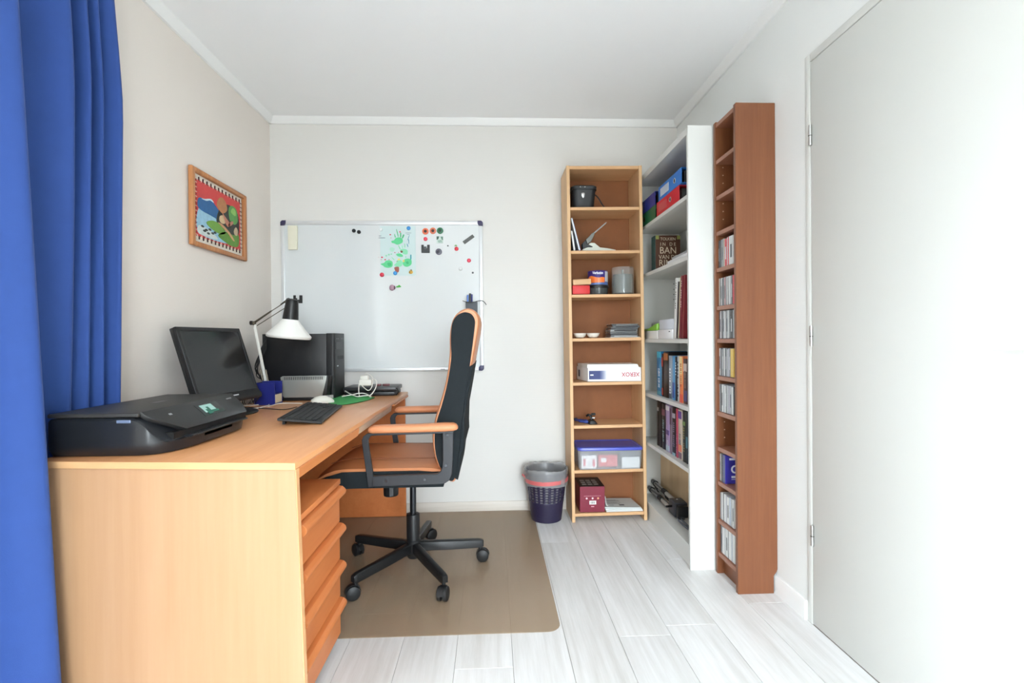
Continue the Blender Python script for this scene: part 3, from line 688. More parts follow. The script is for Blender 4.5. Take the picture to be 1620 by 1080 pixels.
for i in range(24):
    s = (i+.5)/24; y = c0+(c1-c0)*s; z = e0+(e1-e0)*s
    for yy, zz, hor in ((y, e1, 0), (y, e0, 0), (c0, z, 1), (c1, z, 1)):
        if hor: sgn = -1 if yy == c0 else 1; box('stitch', stm if i % 2 else wtm, pc_, XL+.0085, XL+.0135, min(yy-sgn*.006, yy+sgn*.014), max(yy-sgn*.006, yy+sgn*.014), zz-.001, zz+.001)
        else: sgn = -1 if zz == e0 else 1; box('stitch', stm if i % 2 else wtm, pc_, XL+.0085, XL+.0135, yy-.0012, yy+.0012, min(zz-sgn*.006, zz+sgn*.014), max(zz-sgn*.006, zz+sgn*.014))

# ================================================================== ON THE DESK
D = DZ+.0006
# printer
pr = thing('printer', 'black all-in-one printer with sloping control panel on the near desk end', 'printer', (-1.06, 1.6, D))
pr_m = M('printer_black', (30, 32, 36), .33, bump=.05, bscale=1400); pr_t = M('printer_lid', (52, 51, 50), .5, bump=.1, bscale=1600); pr_p = M('printer_panel', (36, 37, 38), .38)
st_ = ((-1.207, 1.378, .848, .749), (-1.198, 1.373, .851, .747), (-.985, 1.372, .851, .746), (-.968, 1.374, .845, .746), (-.952, 1.379, .829, .746), (-.938, 1.386, .806, .746), (-.925, 1.396, .790, .7465), (-.912, 1.412, .782, .747), (-.900, 1.438, .779, .748), (-.890, 1.48, .777, .749), (-.885, 1.54, .776, .751))
rings = []
PF = 3.238
for x, y0, zt, zb in st_:
    y1 = PF-y0; zb += .0006; c = .006
    rings.append([(x, y0+.012, zb), (x, y0+.004, zb+.012), (x, y0, zb+.03), (x, y0, zt-c), (x, y0+c, zt), (x, y1-c, zt), (x, y1, zt-c), (x, y1, zb+.03), (x, y1-.004, zb+.012), (x, y1-.012, zb)])
G().loft(rings).build('body', pr_m, pr, smooth=40)
box('scanner_lid', pr_t, pr, -1.207, -.967, 1.3735, PF-1.3735, .853, .8645, .004, 3)
# sloping control panel
def psurf(s): return -.966+.062*s, .867-.066*s-.012*math.sin(PI*s)*(1-s)+.010*math.sin(PI*s)
rings = []
for i, s in enumerate((0, .12, .25, .4, .55, .7, .85, 1)):
    x, z = psurf(s); yy0 = 1.384+.10*s**2.0; yy1 = PF-1.384-.015*s**2
    rings.append([(x, yy0, z), (x, yy1, z), (x-.012, yy1, z-.008), (x-.012, yy0, z-.008)])
cpn = G().loft(rings).build('control_panel', pr_p, pr, bev=.002, smooth=40)
def panel(s, y, h=.0006):
    x, z = psurf(s); return Vector((x+.75*h, y, z+.66*h))
def patch(nm, s0, s1, y0, y1, m, h, par):
    g = G(); S = [s0+(s1-s0)*k/4 for k in range(5)]
    g.loft([[tuple(panel(q, y0, h)), tuple(panel(q, y1, h)), tuple(panel(q, y1, -.0005)), tuple(panel(q, y0, -.0005))] for q in S])
    return g.build(nm, m, par, smooth=0)
scr = patch('screen_glass', .2, .78, 1.60, 1.72, M('screen_black', (22, 26, 27), .12), .0010, cpn)
patch('screen', .27, .66, 1.618, 1.682, M('teal_screen', (134, 172, 164), .25, emit=.3), .0016, scr)
for a in ((.52, .74, 1.628, 1.652), (.40, .54, 1.640, 1.652), (.60, .70, 1.652, 1.69)): patch('screen_icon', a[0], a[1], a[2], a[3], M('teal_dark', (18, 96, 76), .25, emit=.08), .0021, scr)
patch('power_mark', .3, .38, 1.468, 1.480, M('pale_print', (150, 152, 154), .4), .0010, cpn)
patch('panel_print', .2, .25, 1.79, 1.82, M('pale_print', (150, 152, 154), .4), .0010, cpn)
box('output_slot', M('slot_black', (8, 8, 9), .6), pr, -.965, -.908, 1.43, PF-1.40, .778, .800)
G().prism([(-.925, .7795), (-.92, .776), (-.888, .7775), (-.881, .780), (-.882, .785), (-.9, .7855)], 'y', 1.475, PF-1.44).build('output_tray', pr_m, pr, bev=.001, seg=1)
box('side_badge', M('badge_silver', (150, 166, 196), .25, .6), pr, -1.022, -.985, 1.3703, 1.3722, .838, .847, .0007, 1)
box('lid_print', M('lid_print', (74, 75, 77), .4), pr, -1.09, -1.07, 1.60, 1.66, .8645, .8648)
# monitor
mo = thing('monitor', 'black flat computer monitor tilted back on its stand', 'monitor', (-1.15, 2.17, D))
q = (-1.123, 2.162, .808, .155, .317, .381, .328)
nv = Vector((math.cos(q[3]), -math.sin(q[3]), 0)); sv = Vector((math.sin(q[3]), math.cos(q[3]), 0)); uv = Vector((-nv.x*math.sin(q[4]), -nv.y*math.sin(q[4]), math.cos(q[4])))
T = frame(q[:3], sv, uv)          # local x: along the screen, y: up the screen, z: out of the screen
W2, H = q[5]/2, q[6]
box('housing', black_m, mo, -W2, W2, 0, H, -.03, -.006, .004, T=T)
G().add(*(lambda g: (g.v, g.f))(G().box(-W2, W2, H-.017, H, -.012, 0).box(-W2, -W2+.016, .03, H, -.012, 0).box(W2-.016, W2, .03, H, -.012, 0)), T).build('bezel', blackm_m, mo, bev=.0015, seg=1)
g = G(); prof = [(-.012, -.012), (-.011, .004), (-.006, .009), (.005, .01), (.02, .004), (.034, -.001), (.034, -.012)]
g.loft([[(x, y, z) for y, z in prof] for x in (-W2, W2)]); g.v = [tuple(T @ Vector(p)) for p in g.v]; g.build('chin', blackm_m, mo, bev=.001, seg=1)
sm = M('dark_screen', (24, 25, 27), .22, coat=.15)
box('screen', sm, mo, -W2+.0155, W2-.0155, .0335, H-.0165, -.008, -.0025, T=T)
box('maker_mark', M('mark_silver', (205, 208, 212), .3), mo, -.002, .036, .013, .018, .0068, .0082, T=T @ Matrix.Rotation(0, 4, 'X'))
box('rear_shell', black_m, mo, -.13, .13, .05, .25, -.056, -.029, .015, 3, T=T)
nb = T @ Vector((0, .12, -.05))
G().tube([nb, (nb.x-.005, nb.y, .80), (-1.15, 2.17, D+.024)], [.022, .022, .026], 14).build('stand_neck', black_m, mo)
gb = G().lathe([(.112, 0), (.115, .004), (.11, .009), (.06, .014), (.03, .018)], (0, 0, 0), 36); gb.v = [(-1.13+x*.88, 2.165+y*1.05, D+z) for x, y, z in gb.v]
gb.build('stand_base', black_m, mo, smooth=40)
# computer tower
pcx0, pcx1, pcy0, pcy1, pcz = -1.222, -.842, 2.655, 2.832, 1.098
pc = thing('computer_tower', 'black desktop computer tower standing at the far end of the desk', 'computer', ((pcx0+pcx1)/2, (pcy0+pcy1)/2, D))
box('case', M('tower_black', (20, 21, 24), .38), pc, pcx0, pcx1-.045, pcy0, pcy1, D+.008, pcz-.002, .002)
fb = G().loft([[(x, y, z) for y, z in ((pcy0-dy, D+.004), (pcy1+dy, D+.004), (pcy1+dy, pcz), (pcy0-dy, pcz))] for x, dy in ((pcx1-.045, 0.0), (pcx1-.012, .002), (pcx1, -.006))]).build('front_bezel', blackm_m, pc, bev=.003)
gl = M('gloss_black', (16, 16, 18), .45)
fx = pcx1
box('drive_bay', gl, fb, fx-.001, fx+.0012, pcy0+.02, pcy1-.02, 1.012, 1.05, .0005, 1)
for yy in (pcy0+.035, pcy0+.06, pcy1-.06, pcy1-.035): box('port', M('port_grey', (96, 98, 104), .4), fb, fx-.001, fx+.001, yy-.006, yy+.006, 1.066, 1.071)
box('card_slot', M('slot_black', (8, 8, 9), .6), fb, fx-.02, fx+.0008, pcy0+.05, pcy1-.03, .955, .975)
box('silver_mark', M('mark_silver'), fb, fx-.001, fx+.0012, pcy0+.035, pcy0+.06, .918, .923)
for yy in (pcy0+.03, pcy1-.03):
    for xx in (pcx0+.04, pcx1-.04): G().cyl((xx, yy, D), (xx, yy, D+.009), .012, 12).build('foot', black_m, pc)
# silver box with vent slots
sp = thing('external_drive', 'silver fronted box with vent slots leaning before the computer tower', 'hard drive', (-1.0, 2.62, D))
xa, xb = at(443.5, 594, y=2.6).x, at(517, 593, y=2.6).x; xc, xd = at(447, 629, y=2.6).x, at(509, 630, y=2.6).x
silver = M('silver_plastic', (168, 170, 166), .38, .45)
face = crom([(xa+.012, .8745, 0), (xb-.012, .8765, 0), (xb-.001, .8735, 0), (xb-.004, .85, 0), (xd+.003, .772, 0), (xd-.006, .7625, 0), (xc+.01, .7625, 0), (xc, .771, 0), (xa+.0025, .85, 0), (xa+.0005, .868, 0)], 1, True)
G().prism([(p.x, p.y) for p in face], 'y', 2.598, 2.606).build('front_plate', silver, sp, bev=.002)
g = G(); o1 = [(xa+.004, .872), (xb+.004, .874), (xd+.02, D+.004), (xc+.0, D+.004)]
g.loft([[(x, 2.606, z) for x, z in o1], [(x+.012, 2.652, z) for x, z in o1]]).build('housing', black_m, sp, bev=.003)
box('base', black_m, sp, xc-.002, xd+.022, 2.600, 2.652, D, .763, .003)
for i in range(22):
    x = xa+.022+i*((xb-xa-.044)/21); box('vent_slot', M('slot_black'), sp, x-.0016, x+.0016, 2.5970, 2.599, .8545, .8705, T=None)
# blue open box
bb = thing('card_box', 'dark blue open card box with cream label beside the lamp base', 'box', (-1.12, 2.46, D))
blue = M('dark_blue_plastic', (26, 34, 112), .4)
xa, xb, ya_, yb2, zt = -1.166, -1.066, 2.44, 2.53, .853
box('wall', blue, bb, xa, xb, ya_, ya_+.004, D, zt, .0008, 1); box('wall', blue, bb, xa, xb, yb2-.004, yb2, D, zt+.004, .0008, 1)
box('wall', blue, bb, xa, xa+.004, ya_+.004, yb2-.004, D, zt, .0008, 1); box('wall', blue, bb, xb-.004, xb, ya_+.004, yb2-.004, D, .80, .0008, 1)
box('bottom', blue, bb, xa+.004, xb-.004, ya_+.004, yb2-.004, D, D+.004)
box('label_card', M('cream_card', (214, 200, 170), .6), bb, xb, xb+.001, ya_+.006, yb2-.012, D+.008, .795)
# architect lamp
lp = thing('desk_lamp', 'white architect desk lamp with cone shade and black head', 'lamp', (-1.125, 2.59, D))
yl = 2.59
def lq(u, v, y=yl): return at(u, v, y=y)
A, B_, C_ = lq(424.5, 615), lq(403, 513), lq(452, 478, 2.52)
G().lathe([(.045, 0), (.045, .012), (.02, .02), (.014, .05)], (A.x, yl, D), 20).build('base', M('lamp_base', (60, 58, 52), .4, .3), lp)
lw = M('lamp_white', (232, 230, 222), .35)
G().tube([(A.x, yl, D+.045), B_], .0055, 10).build('lower_arm', lw, lp)
G().tube([(A.x-.014, yl+.008, D+.06), B_-Vector((.008, -.008, .015))], .0022, 8).build('lower_rod', lw, lp)
bz = M('bronze_grey', (92, 84, 70), .4, .5)
for dx in (-.014, .012):
    g = G(); p0 = Vector((A.x+dx, yl-.006, D+.05)); p1 = p0.lerp(Vector((B_.x+dx, yl-.006, B_.z)), .33)
    g.tube([p0, p1], .0045, 8).build('spring', bz, lp)
jt = G().sphere(B_+Vector((-.004, 0, .006)), .011, 12, 8).build('elbow', bz, lp)
G().cyl(B_+Vector((-.022, 0, .008)), B_+Vector((-.012, 0, .008)), .011, 12).build('wing_nut', black_m, jt)
G().tube([B_+Vector((.002, 0, .012)), B_.lerp(C_, .55)+Vector((0, 0, .008))], [.006, .004], 8).build('upper_bracket', bz, lp)
G().tube([B_+Vector((.004, 0, .016)), C_+Vector((-.004, 0, .0))], .0022, 8).build('upper_arm', bz, lp)
G().tube([B_+Vector((.012, 0, -.006)), C_+Vector((.0, 0, -.026))], .0022, 8).build('upper_arm', bz, lp)
yh = 2.50
h0, h1 = lq(462.5, 473, yh), lq(459.5, 505.5, yh); s1 = lq(454.6, 529, yh)
ax = (h0-h1).normalized(); T = frame(h1, ax.orthogonal().normalized(), ax.cross(ax.orthogonal()).normalized()); 
if (T.to_3x3() @ Vector((0, 0, 1))).dot(ax) < 0: T = T @ Matrix.Rotation(PI, 4, 'X')
Lh = (h0-h1).length
G().lathe([(.0365, .0), (.0375, .004), (.031, Lh*.8), (.028, Lh*.95), (.02, Lh), (.008, Lh+.002)], n=28, T=T).build('lamp_head', black_m, lp, smooth=40)
shd = G().loft([[tuple(T @ Vector((r*math.cos(2*PI*i/40), r*math.sin(2*PI*i/40), z))) for i in range(40)] for r, z in ((.034, .008), (.037, .0), (.072, -.042), (.106, -.079), (.1055, -.082), (.104, -.09), (.0975, -.094), (.095, -.091), (.07, -.045), (.035, -.003))], cap=False).build('lamp_shade', M('white_enamel', (244, 243, 238), .4), lp, smooth=50)
G().sphere(T @ Vector((0, 0, -.04)), .027, 14, 10).build('bulb', M('bulb_white', (240, 240, 236), .3), lp)
G().tube([C_+Vector((-.006, 0, .004)), h0+Vector((-.012, .02, -.03))], .006, 8).build('head_bracket', bz, lp)
G().tube(crom([h0+Vector((-.01, .01, 0)), h0+Vector((-.03, .02, .006)), C_+Vector((-.005, .01, .01)), C_+Vector((-.03, .01, -.01))], 5), .0022, 6).build('lamp_cord', black_m, lp)
# keyboard
kb = thing('keyboard', 'black computer keyboard in front of the mouse', 'keyboard', (-.748, 2.075, D), rz=.143)
KL, KW = .475, .158
Tk = Matrix.Translation((0, 0, .0)) @ Matrix.Rotation(.118, 4, 'Y')      # raised at the back (-x) edge
def kbx(nm, m, x0, x1, y0, y1, z0, z1, par, bev=.0012): return G().box(x0, x1, y0, y1, z0, z1, Tk).build(nm, m, par, bev, 1, local=True)
Tk = Matrix.Translation((0, 0, .0142)) @ Matrix.Rotation(.118, 4, 'Y')
base = kbx('case', blackm_m, -KW/2, KW/2, -KL/2, KL/2, -.004, .006, kb, .002)
key_m = M('key_black', (30, 31, 33), .55)
for r in range(6):
    x = -KW/2+.016+r*.0212+(.004 if r else 0)
    y = -KL/2+.01
    widths = {0: [1]*13+[.3]+[1]*3+[.3]+[1]*4, 1: [1]*13+[2]+[.25]+[1]*3+[.25]+[1]*4, 2: [1.5]+[1]*12+[1.5]+[.25]+[1]*3+[.25]+[1]*4, 3: [1.8]+[1]*11+[2.2]+[3.5]+[1]*4, 4: [2.3]+[1]*10+[2.7]+[.25, -1.05, 1, -1.05, .25]+[1]*4, 5: [1.3]*3+[6]+[1.3]*4+[.25]+[1]*3+[.25]+[2, 1, 1]}[r]
    tot = sum(abs(v) for v in widths); u = (KL-.02)/tot
    for v in widths:
        wdt = abs(v)*u
        if v >= 1 and v != 3.5:
            G().box(x-.0095, x+.0095, y+.0008, y+wdt-.0008, .006, .0095, Tk).build('key', key_m, base, .0012, 1, local=True, smooth=0)
        y += wdt
for yy in (-.19, .19): G().box(-.07, -.06, yy-.012, yy+.012, .0002, .018).build('foot', black_m, kb, local=True)
# mouse and pad
mpad = [at(u, v, z=DZ+.002) for u, v in ((518, 634), (523, 639.5), (530, 641), (552, 639), (576, 634.5), (590.5, 629.8), (591, 628.5), (572, 627), (549, 626.5), (530, 627.5))]
pm = crom([(p.x, p.y, 0) for p in mpad], 4, True)
mp_ = thing('mouse_pad', 'green mouse pad with black underside beside the keyboard', 'mouse pad', (-.76, 2.55, D))
G().prism([(p.x, p.y) for p in pm], 'z', D, D+.0022).build('foam_base', black_m, mp_)
G().prism([(p.x, p.y) for p in pm], 'z', D+.0023, D+.0045).build('cloth_top', M('green_cloth', (62, 160, 84), .8, var=.06, vscale=20), mp_)
mc = at(510, 637, z=DZ+.004)
ms = thing('computer_mouse', 'white computer mouse between keyboard and silver box', 'mouse', (mc.x, mc.y, D+.0046), rz=-1.1)
rings = []
for s, wd, hh in ((-.054, .012, .010), (-.05, .024, .018), (-.035, .031, .029), (-.01, .0325, .036), (.015, .0315, .034), (.035, .0295, .026), (.05, .024, .015), (.055, .012, .009)):
    rings.append([(wd*math.cos(t), s, max(0, hh*math.sin(t)**.8) if t <= PI+1e-6 else 0) for t in [PI*i/12 for i in range(13)]])
msb = G().loft(rings).build('shell', M('ivory_plastic', (224, 222, 212), .4), ms, local=True, smooth=60)
G().box(-.0012, .0012, .005, .052, .02, .0352).build('button_gap', M('gap_grey', (140, 138, 132), .6), msb, local=True)
G().tube([(-.003, .03, .028), (.003, .03, .028)], .006, 12).build('scroll_wheel', M('wheel_grey', (120, 120, 120), .5), msb, local=True)
# black flat case (laptop) at the back of the desk
la, lb = -.836, at(633, 612, y=2.88).x
lt = thing('laptop', 'closed black laptop lying at the far end of the desk', 'laptop', ((la+lb)/2, 2.87, D))
box('base', black_m, lt, la+.005, lb-.012, 2.78, 2.965, D, .769, .005); box('lid', M('laptop_lid', (40, 40, 43), .35), lt, la, lb-.004, 2.775, 2.967, .772, .795, .005)
G().tube(crom([(lb-.02, 2.79, .778), (lb-.002, 2.785, .786), (lb+.008, 2.785, .772), (lb+.002, 2.785, .755), (lb-.008, 2.785, D+.003)], 5), .003, 8).build('strap', black_m, lt)
dk = M('maroon_plastic', (118, 66, 68), .45)
for k_, (u, rr) in enumerate(((599.5, .013), (611, .02))):
    x = at(u, 606, y=2.85).x
    tag(G().prism(rrect(x-rr, x+rr, 2.84, 2.86, .006, 3), 'z', .7955, .806).build('usb_stick', dk, bev=.002), ('smaller' if k_ == 0 else 'larger')+' dark red USB stick lying on the closed laptop', 'usb stick')
# white power adapter and tangled lead
wc = M('white_cable', (232, 228, 220), .45)
ad = thing('power_adapter', 'white plug adapter with tangled cable on the far desk end', 'adapter', at(584, 630, y=2.72))
MW[ad.name] = Matrix.Translation(ad.location)
ax0, ax1 = at(568, 606, y=2.72), at(588, 606, y=2.72)
box('plug_body', wc, ad, ax0.x, ax1.x, 2.715, 2.755, at(580, 610, y=2.72).z, at(580, 600.5, y=2.72).z, .006, 3)
box('plug_top', wc, ad, ax0.x+.006, ax1.x-.02, 2.72, 2.75, at(580, 600.5, y=2.72).z-.002, at(580, 594, y=2.72).z, .004)
def cable(lst, y, r, nm, m, par): return G().tube(crom([at(u, v, y=yy) for u, v, yy in lst], 5), r, 6).build(nm, m, par)
cable([(568, 606, 2.72), (567.5, 618, 2.70), (568.5, 626, 2.69)], 0, .0028, 'cable', wc, ad)
cable([(570, 607, 2.71), (576, 613, 2.70), (583, 617.5, 2.69), (588, 612, 2.69), (590, 600, 2.70), (587, 594, 2.72), (580, 590.5, 2.73), (577, 594, 2.735)], 0, .0024, 'cable', wc, ad)
cable([(588, 603, 2.71), (593, 600, 2.70), (596, 605, 2.69), (594, 614, 2.69), (589, 622, 2.68), (584, 626.5, 2.67), (587, 627.8, 2.66)], 0, .0028, 'cable', wc, ad)
g = [(545.5, 617.5), (551, 622), (557, 625.3), (565, 627.6), (572, 626), (566, 622.5), (576, 621.5), (586, 624)]
cable([(546, 618, 2.75), (553, 622.5, 2.70), (560, 625.3, 2.67), (566, 627, 2.65), (574, 626, 2.66), (584, 625, 2.67)], 0, .0032, 'cable', wc, ad)
cable([(541, 627, 2.63), (549, 625.5, 2.65), (558, 624, 2.67), (568, 622, 2.69), (578, 622.5, 2.69), (587, 627, 2.65)], 0, .0026, 'cable', wc, ad)
# cables behind the monitor and along the desk
def zcable(lst, r, nm, m, lab, cat):
    o = G().tube(crom([at(u, v, z=D+r+dz_) for u, v, dz_ in lst], 6), r, 6).build(nm, m); return tag(o, lab, cat)
zcable([(384, 644, 0), (400, 644.5, 0), (420, 646, 0), (443, 647.5, 0), (455, 647, 0), (466, 644.5, .004), (470, 643.5, .006)], .0022, 'keyboard_cable', black_m, 'black cable running from the keyboard to the monitor foot', 'cable')
zcable([(384, 641.5, 0), (400, 640.8, 0), (420, 638.6, 0), (426, 637.5, .0), (424, 641, 0), (410, 645, 0), (396, 646.2, 0)], .0022, 'white_cable', wc, 'white cable looping around the blue card box', 'cable')
zcable([(424, 643, 0), (432, 640.5, 0), (444, 637.8, 0), (462, 637.5, 0), (478, 638, 0)], .0022, 'white_cable', wc, 'white cable running past the silver box', 'cable')
cb = thing('cable_bundle', 'tangle of black cables behind the monitor', 'cables', at(400, 640, z=D)); MW[cb.name] = Matrix.Translation(cb.location)
for i in range(9):
    u0 = 383+i*2.6
    cable([(u0, 640-i*.3, 2.36), (u0+R.uniform(-2, 4), 634, 2.35), (u0+R.uniform(2, 9), 628, 2.34), (u0+R.uniform(4, 12), 624, 2.34)], 0, .0022, 'cable', black_m if i % 3 else M('grey_cable', (160, 156, 148), .5), cb)
for i in range(6):
    cable([(421.5, 536+i*3, 2.64), (413-i*.8, 552+i*5, 2.63), (407+R.uniform(-4, 4), 575+i*4, 2.62), (409+i*2.4, 592+i*2, 2.62), (418, 606, 2.62)], 0, .0024 if i else .003, 'cable', black_m, cb)

# ================================================================== WASTE BIN
BX, BY = .312, 2.868
bn = thing('waste_bin', 'dark purple lattice waste bin with grey liner next to the pine bookcase', 'waste bin', (BX, BY, .0032))
RB = lambda z: .086+.038*(z/.305)
g = G(); N = 44; zs = [.004, .03, .06, .09, .112]
rows = 8; zh0, zh1 = .112, .232
for r in range(rows):
    a = zh0+(zh1-zh0)*r/rows; zs += [a+.0055, a+(zh1-zh0)/rows]
zs += [.25, .275, .294]
zs = sorted(set(round(z, 5) for z in zs))
V = [[(BX+RB(z)*math.cos(2*PI*i/N), BY+RB(z)*math.sin(2*PI*i/N), z) for i in range(N)] for z in zs]
vs = [p for r in V for p in r]; fs = []
hole_rows = set(range(len(zs)))
for k in range(len(zs)-1):
    z0_, z1_ = zs[k], zs[k+1]
    hol = z0_ >= zh0 and z1_ <= zh1+1e-4 and (z1_-z0_) > .006
    for i in range(N):
        if hol and i % 2 == 0: continue
        j = (i+1) % N; fs.append((k*N+i, k*N+j, (k+1)*N+j, (k+1)*N+i))
fs.append(tuple(range(N)))
g.add(vs, fs)
binm = M('aubergine_plastic', (40, 34, 62), .42)
b_ = g.build('basket', binm, bn, smooth=60); so = b_.modifiers.new('thickness', 'SOLIDIFY'); so.thickness = .0025; so.offset = 1
film = thin_film('grey_liner_film', (186, 186, 186), .45, .25, .6)
rings = []
for s, (r, z) in enumerate(((.129, .215), (.130, .235), (.131, .26), (.1315, .285), (.130, .304), (.126, .309), (.121, .302), (.114, .26), (.106, .2), (.098, .13), (.094, .105), (.05, .10))):
    rings.append([(BX+(r+R.uniform(-.0025, .0025)*(1 if s > 3 else .4)+.004*math.sin(i*.9+s))*math.cos(2*PI*i/40)*.985, BY+(r+R.uniform(-.0025, .0025))*math.sin(2*PI*i/40)*.985, z+(R.uniform(-.004, .004) if 2 < s < 9 else 0)+.004*math.sin(i*.5)) for i in range(40)])
G().loft(rings, cap=False).build('liner', film, bn, smooth=180)
rings = []
for i in range(41):
    t = 2*PI*i/40; r = .1285; zc = .243-.010*math.sin(t-PI/2*0)*1+.006*math.cos(t)*-1
    zc = .244+.006*math.sin(t)+.004*math.cos(t+.5)
    rings.append([(BX+r*math.cos(t), BY+r*math.sin(t), zc-.012), (BX+(r+.0012)*math.cos(t), BY+(r+.0012)*math.sin(t), zc-.012), (BX+(r+.0012)*math.cos(t), BY+(r+.0012)*math.sin(t), zc+.0105), (BX+r*math.cos(t), BY+r*math.sin(t), zc+.0105)])
G().loft(rings).build('drawstring_band', thin_film('red_band_film', (218, 112, 112), .85, .35, .5), bn, smooth=60)
G().tube(crom([(BX-.128, BY-.01, .252), (BX-.14, BY-.012, .262), (BX-.138, BY-.03, .27), (BX-.128, BY-.04, .256)], 5), .004, 6).build('drawstring_loop', MC['red_band_film'], bn)

# ================================================================== PINE BOOKCASE (back wall)
pine = wood('pine', (204, 162, 116), (224, 186, 142), 'z', rough=.5, fine=36, stretch=18, contrast=.7)
pine_h = wood('pine_shelf', (204, 158, 112), (222, 178, 132), 'x', rough=.5, fine=36, stretch=18, contrast=.7)
hard = M('hardboard', (136, 84, 46), .7, var=.1, vscale=25, bump=.1, bscale=300)
LEAN = .0088
SH = [1.813, 1.563, 1.311, 1.059, .805, .557, .299, .05]
WB0, WB1, WY0, WY1 = .4525, .8905, 2.79, 3.012
bc = thing('pine_bookcase', 'tall narrow pine bookcase with open shelves against the back wall', 'bookcase', (WB0, WY0, 0), rot=(0, -LEAN, 0))
Wd, Dp, Ht = WB1-WB0, WY1-WY0, 2.05
def lb_(nm, m, *a, bev=.0015): return G().box(*a).build(nm, m, bc, bev, 1, local=True)
lb_('side_panel', pine, 0, .0185, 0, Dp, 0, Ht); lb_('side_panel', pine, Wd-.0185, Wd, 0, Dp, 0, Ht)
lb_('top_panel', pine_h, .0185, Wd-.0185, .003, Dp-.004, Ht-.02, Ht-.001)
lb_('back_panel', hard, .012, Wd-.012, Dp-.004, Dp, .04, Ht-.005, bev=0)
for z in SH: lb_('shelf', pine_h, .0187, Wd-.0187, .004, Dp-.005, z-.018, z)
YK = 2.81                                     # usual front line of the things on the shelves
def sx(u, v, y=YK): return at(u, v, y=y).x
def shz(i): return SH[i]+.0046                # world height of the shelf top (case leans a little)
# shelf 1: binocular case
z = shz(0)
bca = thing('binocular_case', 'black tapered leather case with silver clasp on the top pine shelf', 'case', (.541, 2.88, z))
xa, xb, xc, xd = sx(904, 291, 2.83), sx(945, 291, 2.83), sx(907, 326, 2.83), sx(941, 326, 2.83)
lea = M('black_leather', (34, 36, 38), .5, bump=.2, bscale=350)
zt = z+.132
def rr_ring(x0, x1, y0, y1, zz, r): return [(x, y, zz) for x, y in rrect(x0, x1, y0, y1, r, 4)]
G().loft([rr_ring(xc+.002, xd-.002, 2.835, 2.925, z, .03), rr_ring(xc, xd, 2.832, 2.928, z+.004, .03), rr_ring(xa+.006, xb-.006, 2.825, 2.935, zt-.022, .03)]).build('body', lea, bca, smooth=40)
G().loft([rr_ring(xa+.001, xb-.001, 2.821, 2.939, zt-.024, .032), rr_ring(xa, xb, 2.82, 2.94, zt-.006, .032), rr_ring(xa+.006, xb-.006, 2.826, 2.934, zt, .03)]).build('lid', lea, bca, smooth=40)
xm = sx(922.5, 309, 2.82); zc = at(922.5, 309, y=2.82).z
G().prism([(xm-.008, zc+.016), (xm+.008, zc+.016), (xm+.011, zc+.008), (xm+.009, zc-.008), (xm, zc-.017), (xm-.009, zc-.008), (xm-.011, zc+.008)], 'y', 2.8165, 2.83).build('clasp', steel_m, bca, bev=.002)
for u in (918.5, 926): G().cyl((sx(u, 294), 2.818, zt-.012), (sx(u, 294), 2.822, zt-.012), .003, 8).build('stud', steel_m, bca)
G().tube(crom([(xb-.008, 2.87, z+.09), (xb+.01, 2.86, z+.07), (xb+.03, 2.85, z+.03), (xb+.045, 2.84, z+.005)], 5), .0035, 6).build('strap', lea, bca)
# shelf 2: leaning booklets, stapler
z = shz(1)
x0_ = sx(905.5, 396)
def leaning(nm, lab, cat, xb0, xt0, th, h, y0, y1, m, cov=None):
    r = thing(nm, lab, cat, (xb0, (y0+y1)/2, z)); dx = xt0-xb0; L = math.hypot(dx, h); a = math.atan2(-dx, h)
    Tm = Matrix.Translation((xb0, 0, z)) @ Matrix.Rotation(-a, 4, 'Y')
    box('pages', paper_m if cov else m, r, 0.0012, th-.0012, y0+.002, y1, .001, L-.001, T=Tm)
    if cov:
        box('cover', m, r, 0, .0012, y0, y1+.001, 0, L, T=Tm); box('cover', cov, r, th-.0012, th, y0, y1+.001, 0, L, T=Tm)
    return r
xw = .4525+.0185-LEAN*z
leaning('dark_booklet', 'dark booklet standing at the left on the second pine shelf', 'booklet', xw+.019, xw+.003, .012, .115, 2.815, 2.97, M('booklet_dark', (34, 30, 34), .4), M('booklet_dark2', (52, 44, 50), .4))
leaning('blue_booklet', 'white and blue booklet leaning against the second shelf side', 'booklet', xw+.05, xw+.004, .009, .186, 2.808, 2.97, M('booklet_white', (206, 212, 226), .4), M('booklet_blue', (74, 132, 196), .35))
stp = thing('stapler', 'pale grey stapler opened wide on the second pine shelf', 'stapler', (sx(945, 396), 2.85, z))
def sq(u, v, y=2.84): q_ = at(895+u/14.087, 330+v/14.087, y=y); return q_.x, q_.z
zb = z
low = [(370, 925), (395, 885), (480, 870), (500, 850), (520, 780), (560, 762), (640, 765), (760, 865), (920, 882), (1110, 918), (1110, 935), (370, 935)]
pl = [(a, max(zb+.0002, b)) for a, b in [sq(*p) for p in low]]
G().prism(pl, 'y', 2.835, 2.875).build('base', M('pale_plastic', (206, 212, 200), .4), stp, bev=.002, seg=1)
G().prism([sq(*p) for p in ((370, 880), (365, 780), (440, 700), (470, 790), (600, 845), (595, 862), (470, 865), (400, 900))], 'y', 2.832, 2.878).build('hinge_block', black_m, stp, bev=.002, seg=1)
G().prism([sq(*p) for p in ((450, 690), (580, 550), (640, 520), (650, 560), (560, 740), (480, 790))], 'y', 2.838, 2.872).build('top_arm', M('grey_metal', (110, 112, 106), .4, .4), stp, bev=.002, seg=1)
G().prism([sq(*p) for p in ((590, 560), (900, 295), (925, 300), (905, 325), (650, 545))], 'y', 2.845, 2.865).build('staple_rail', M('rail_steel', (150, 150, 146), .3, .8), stp, bev=.001, seg=1)
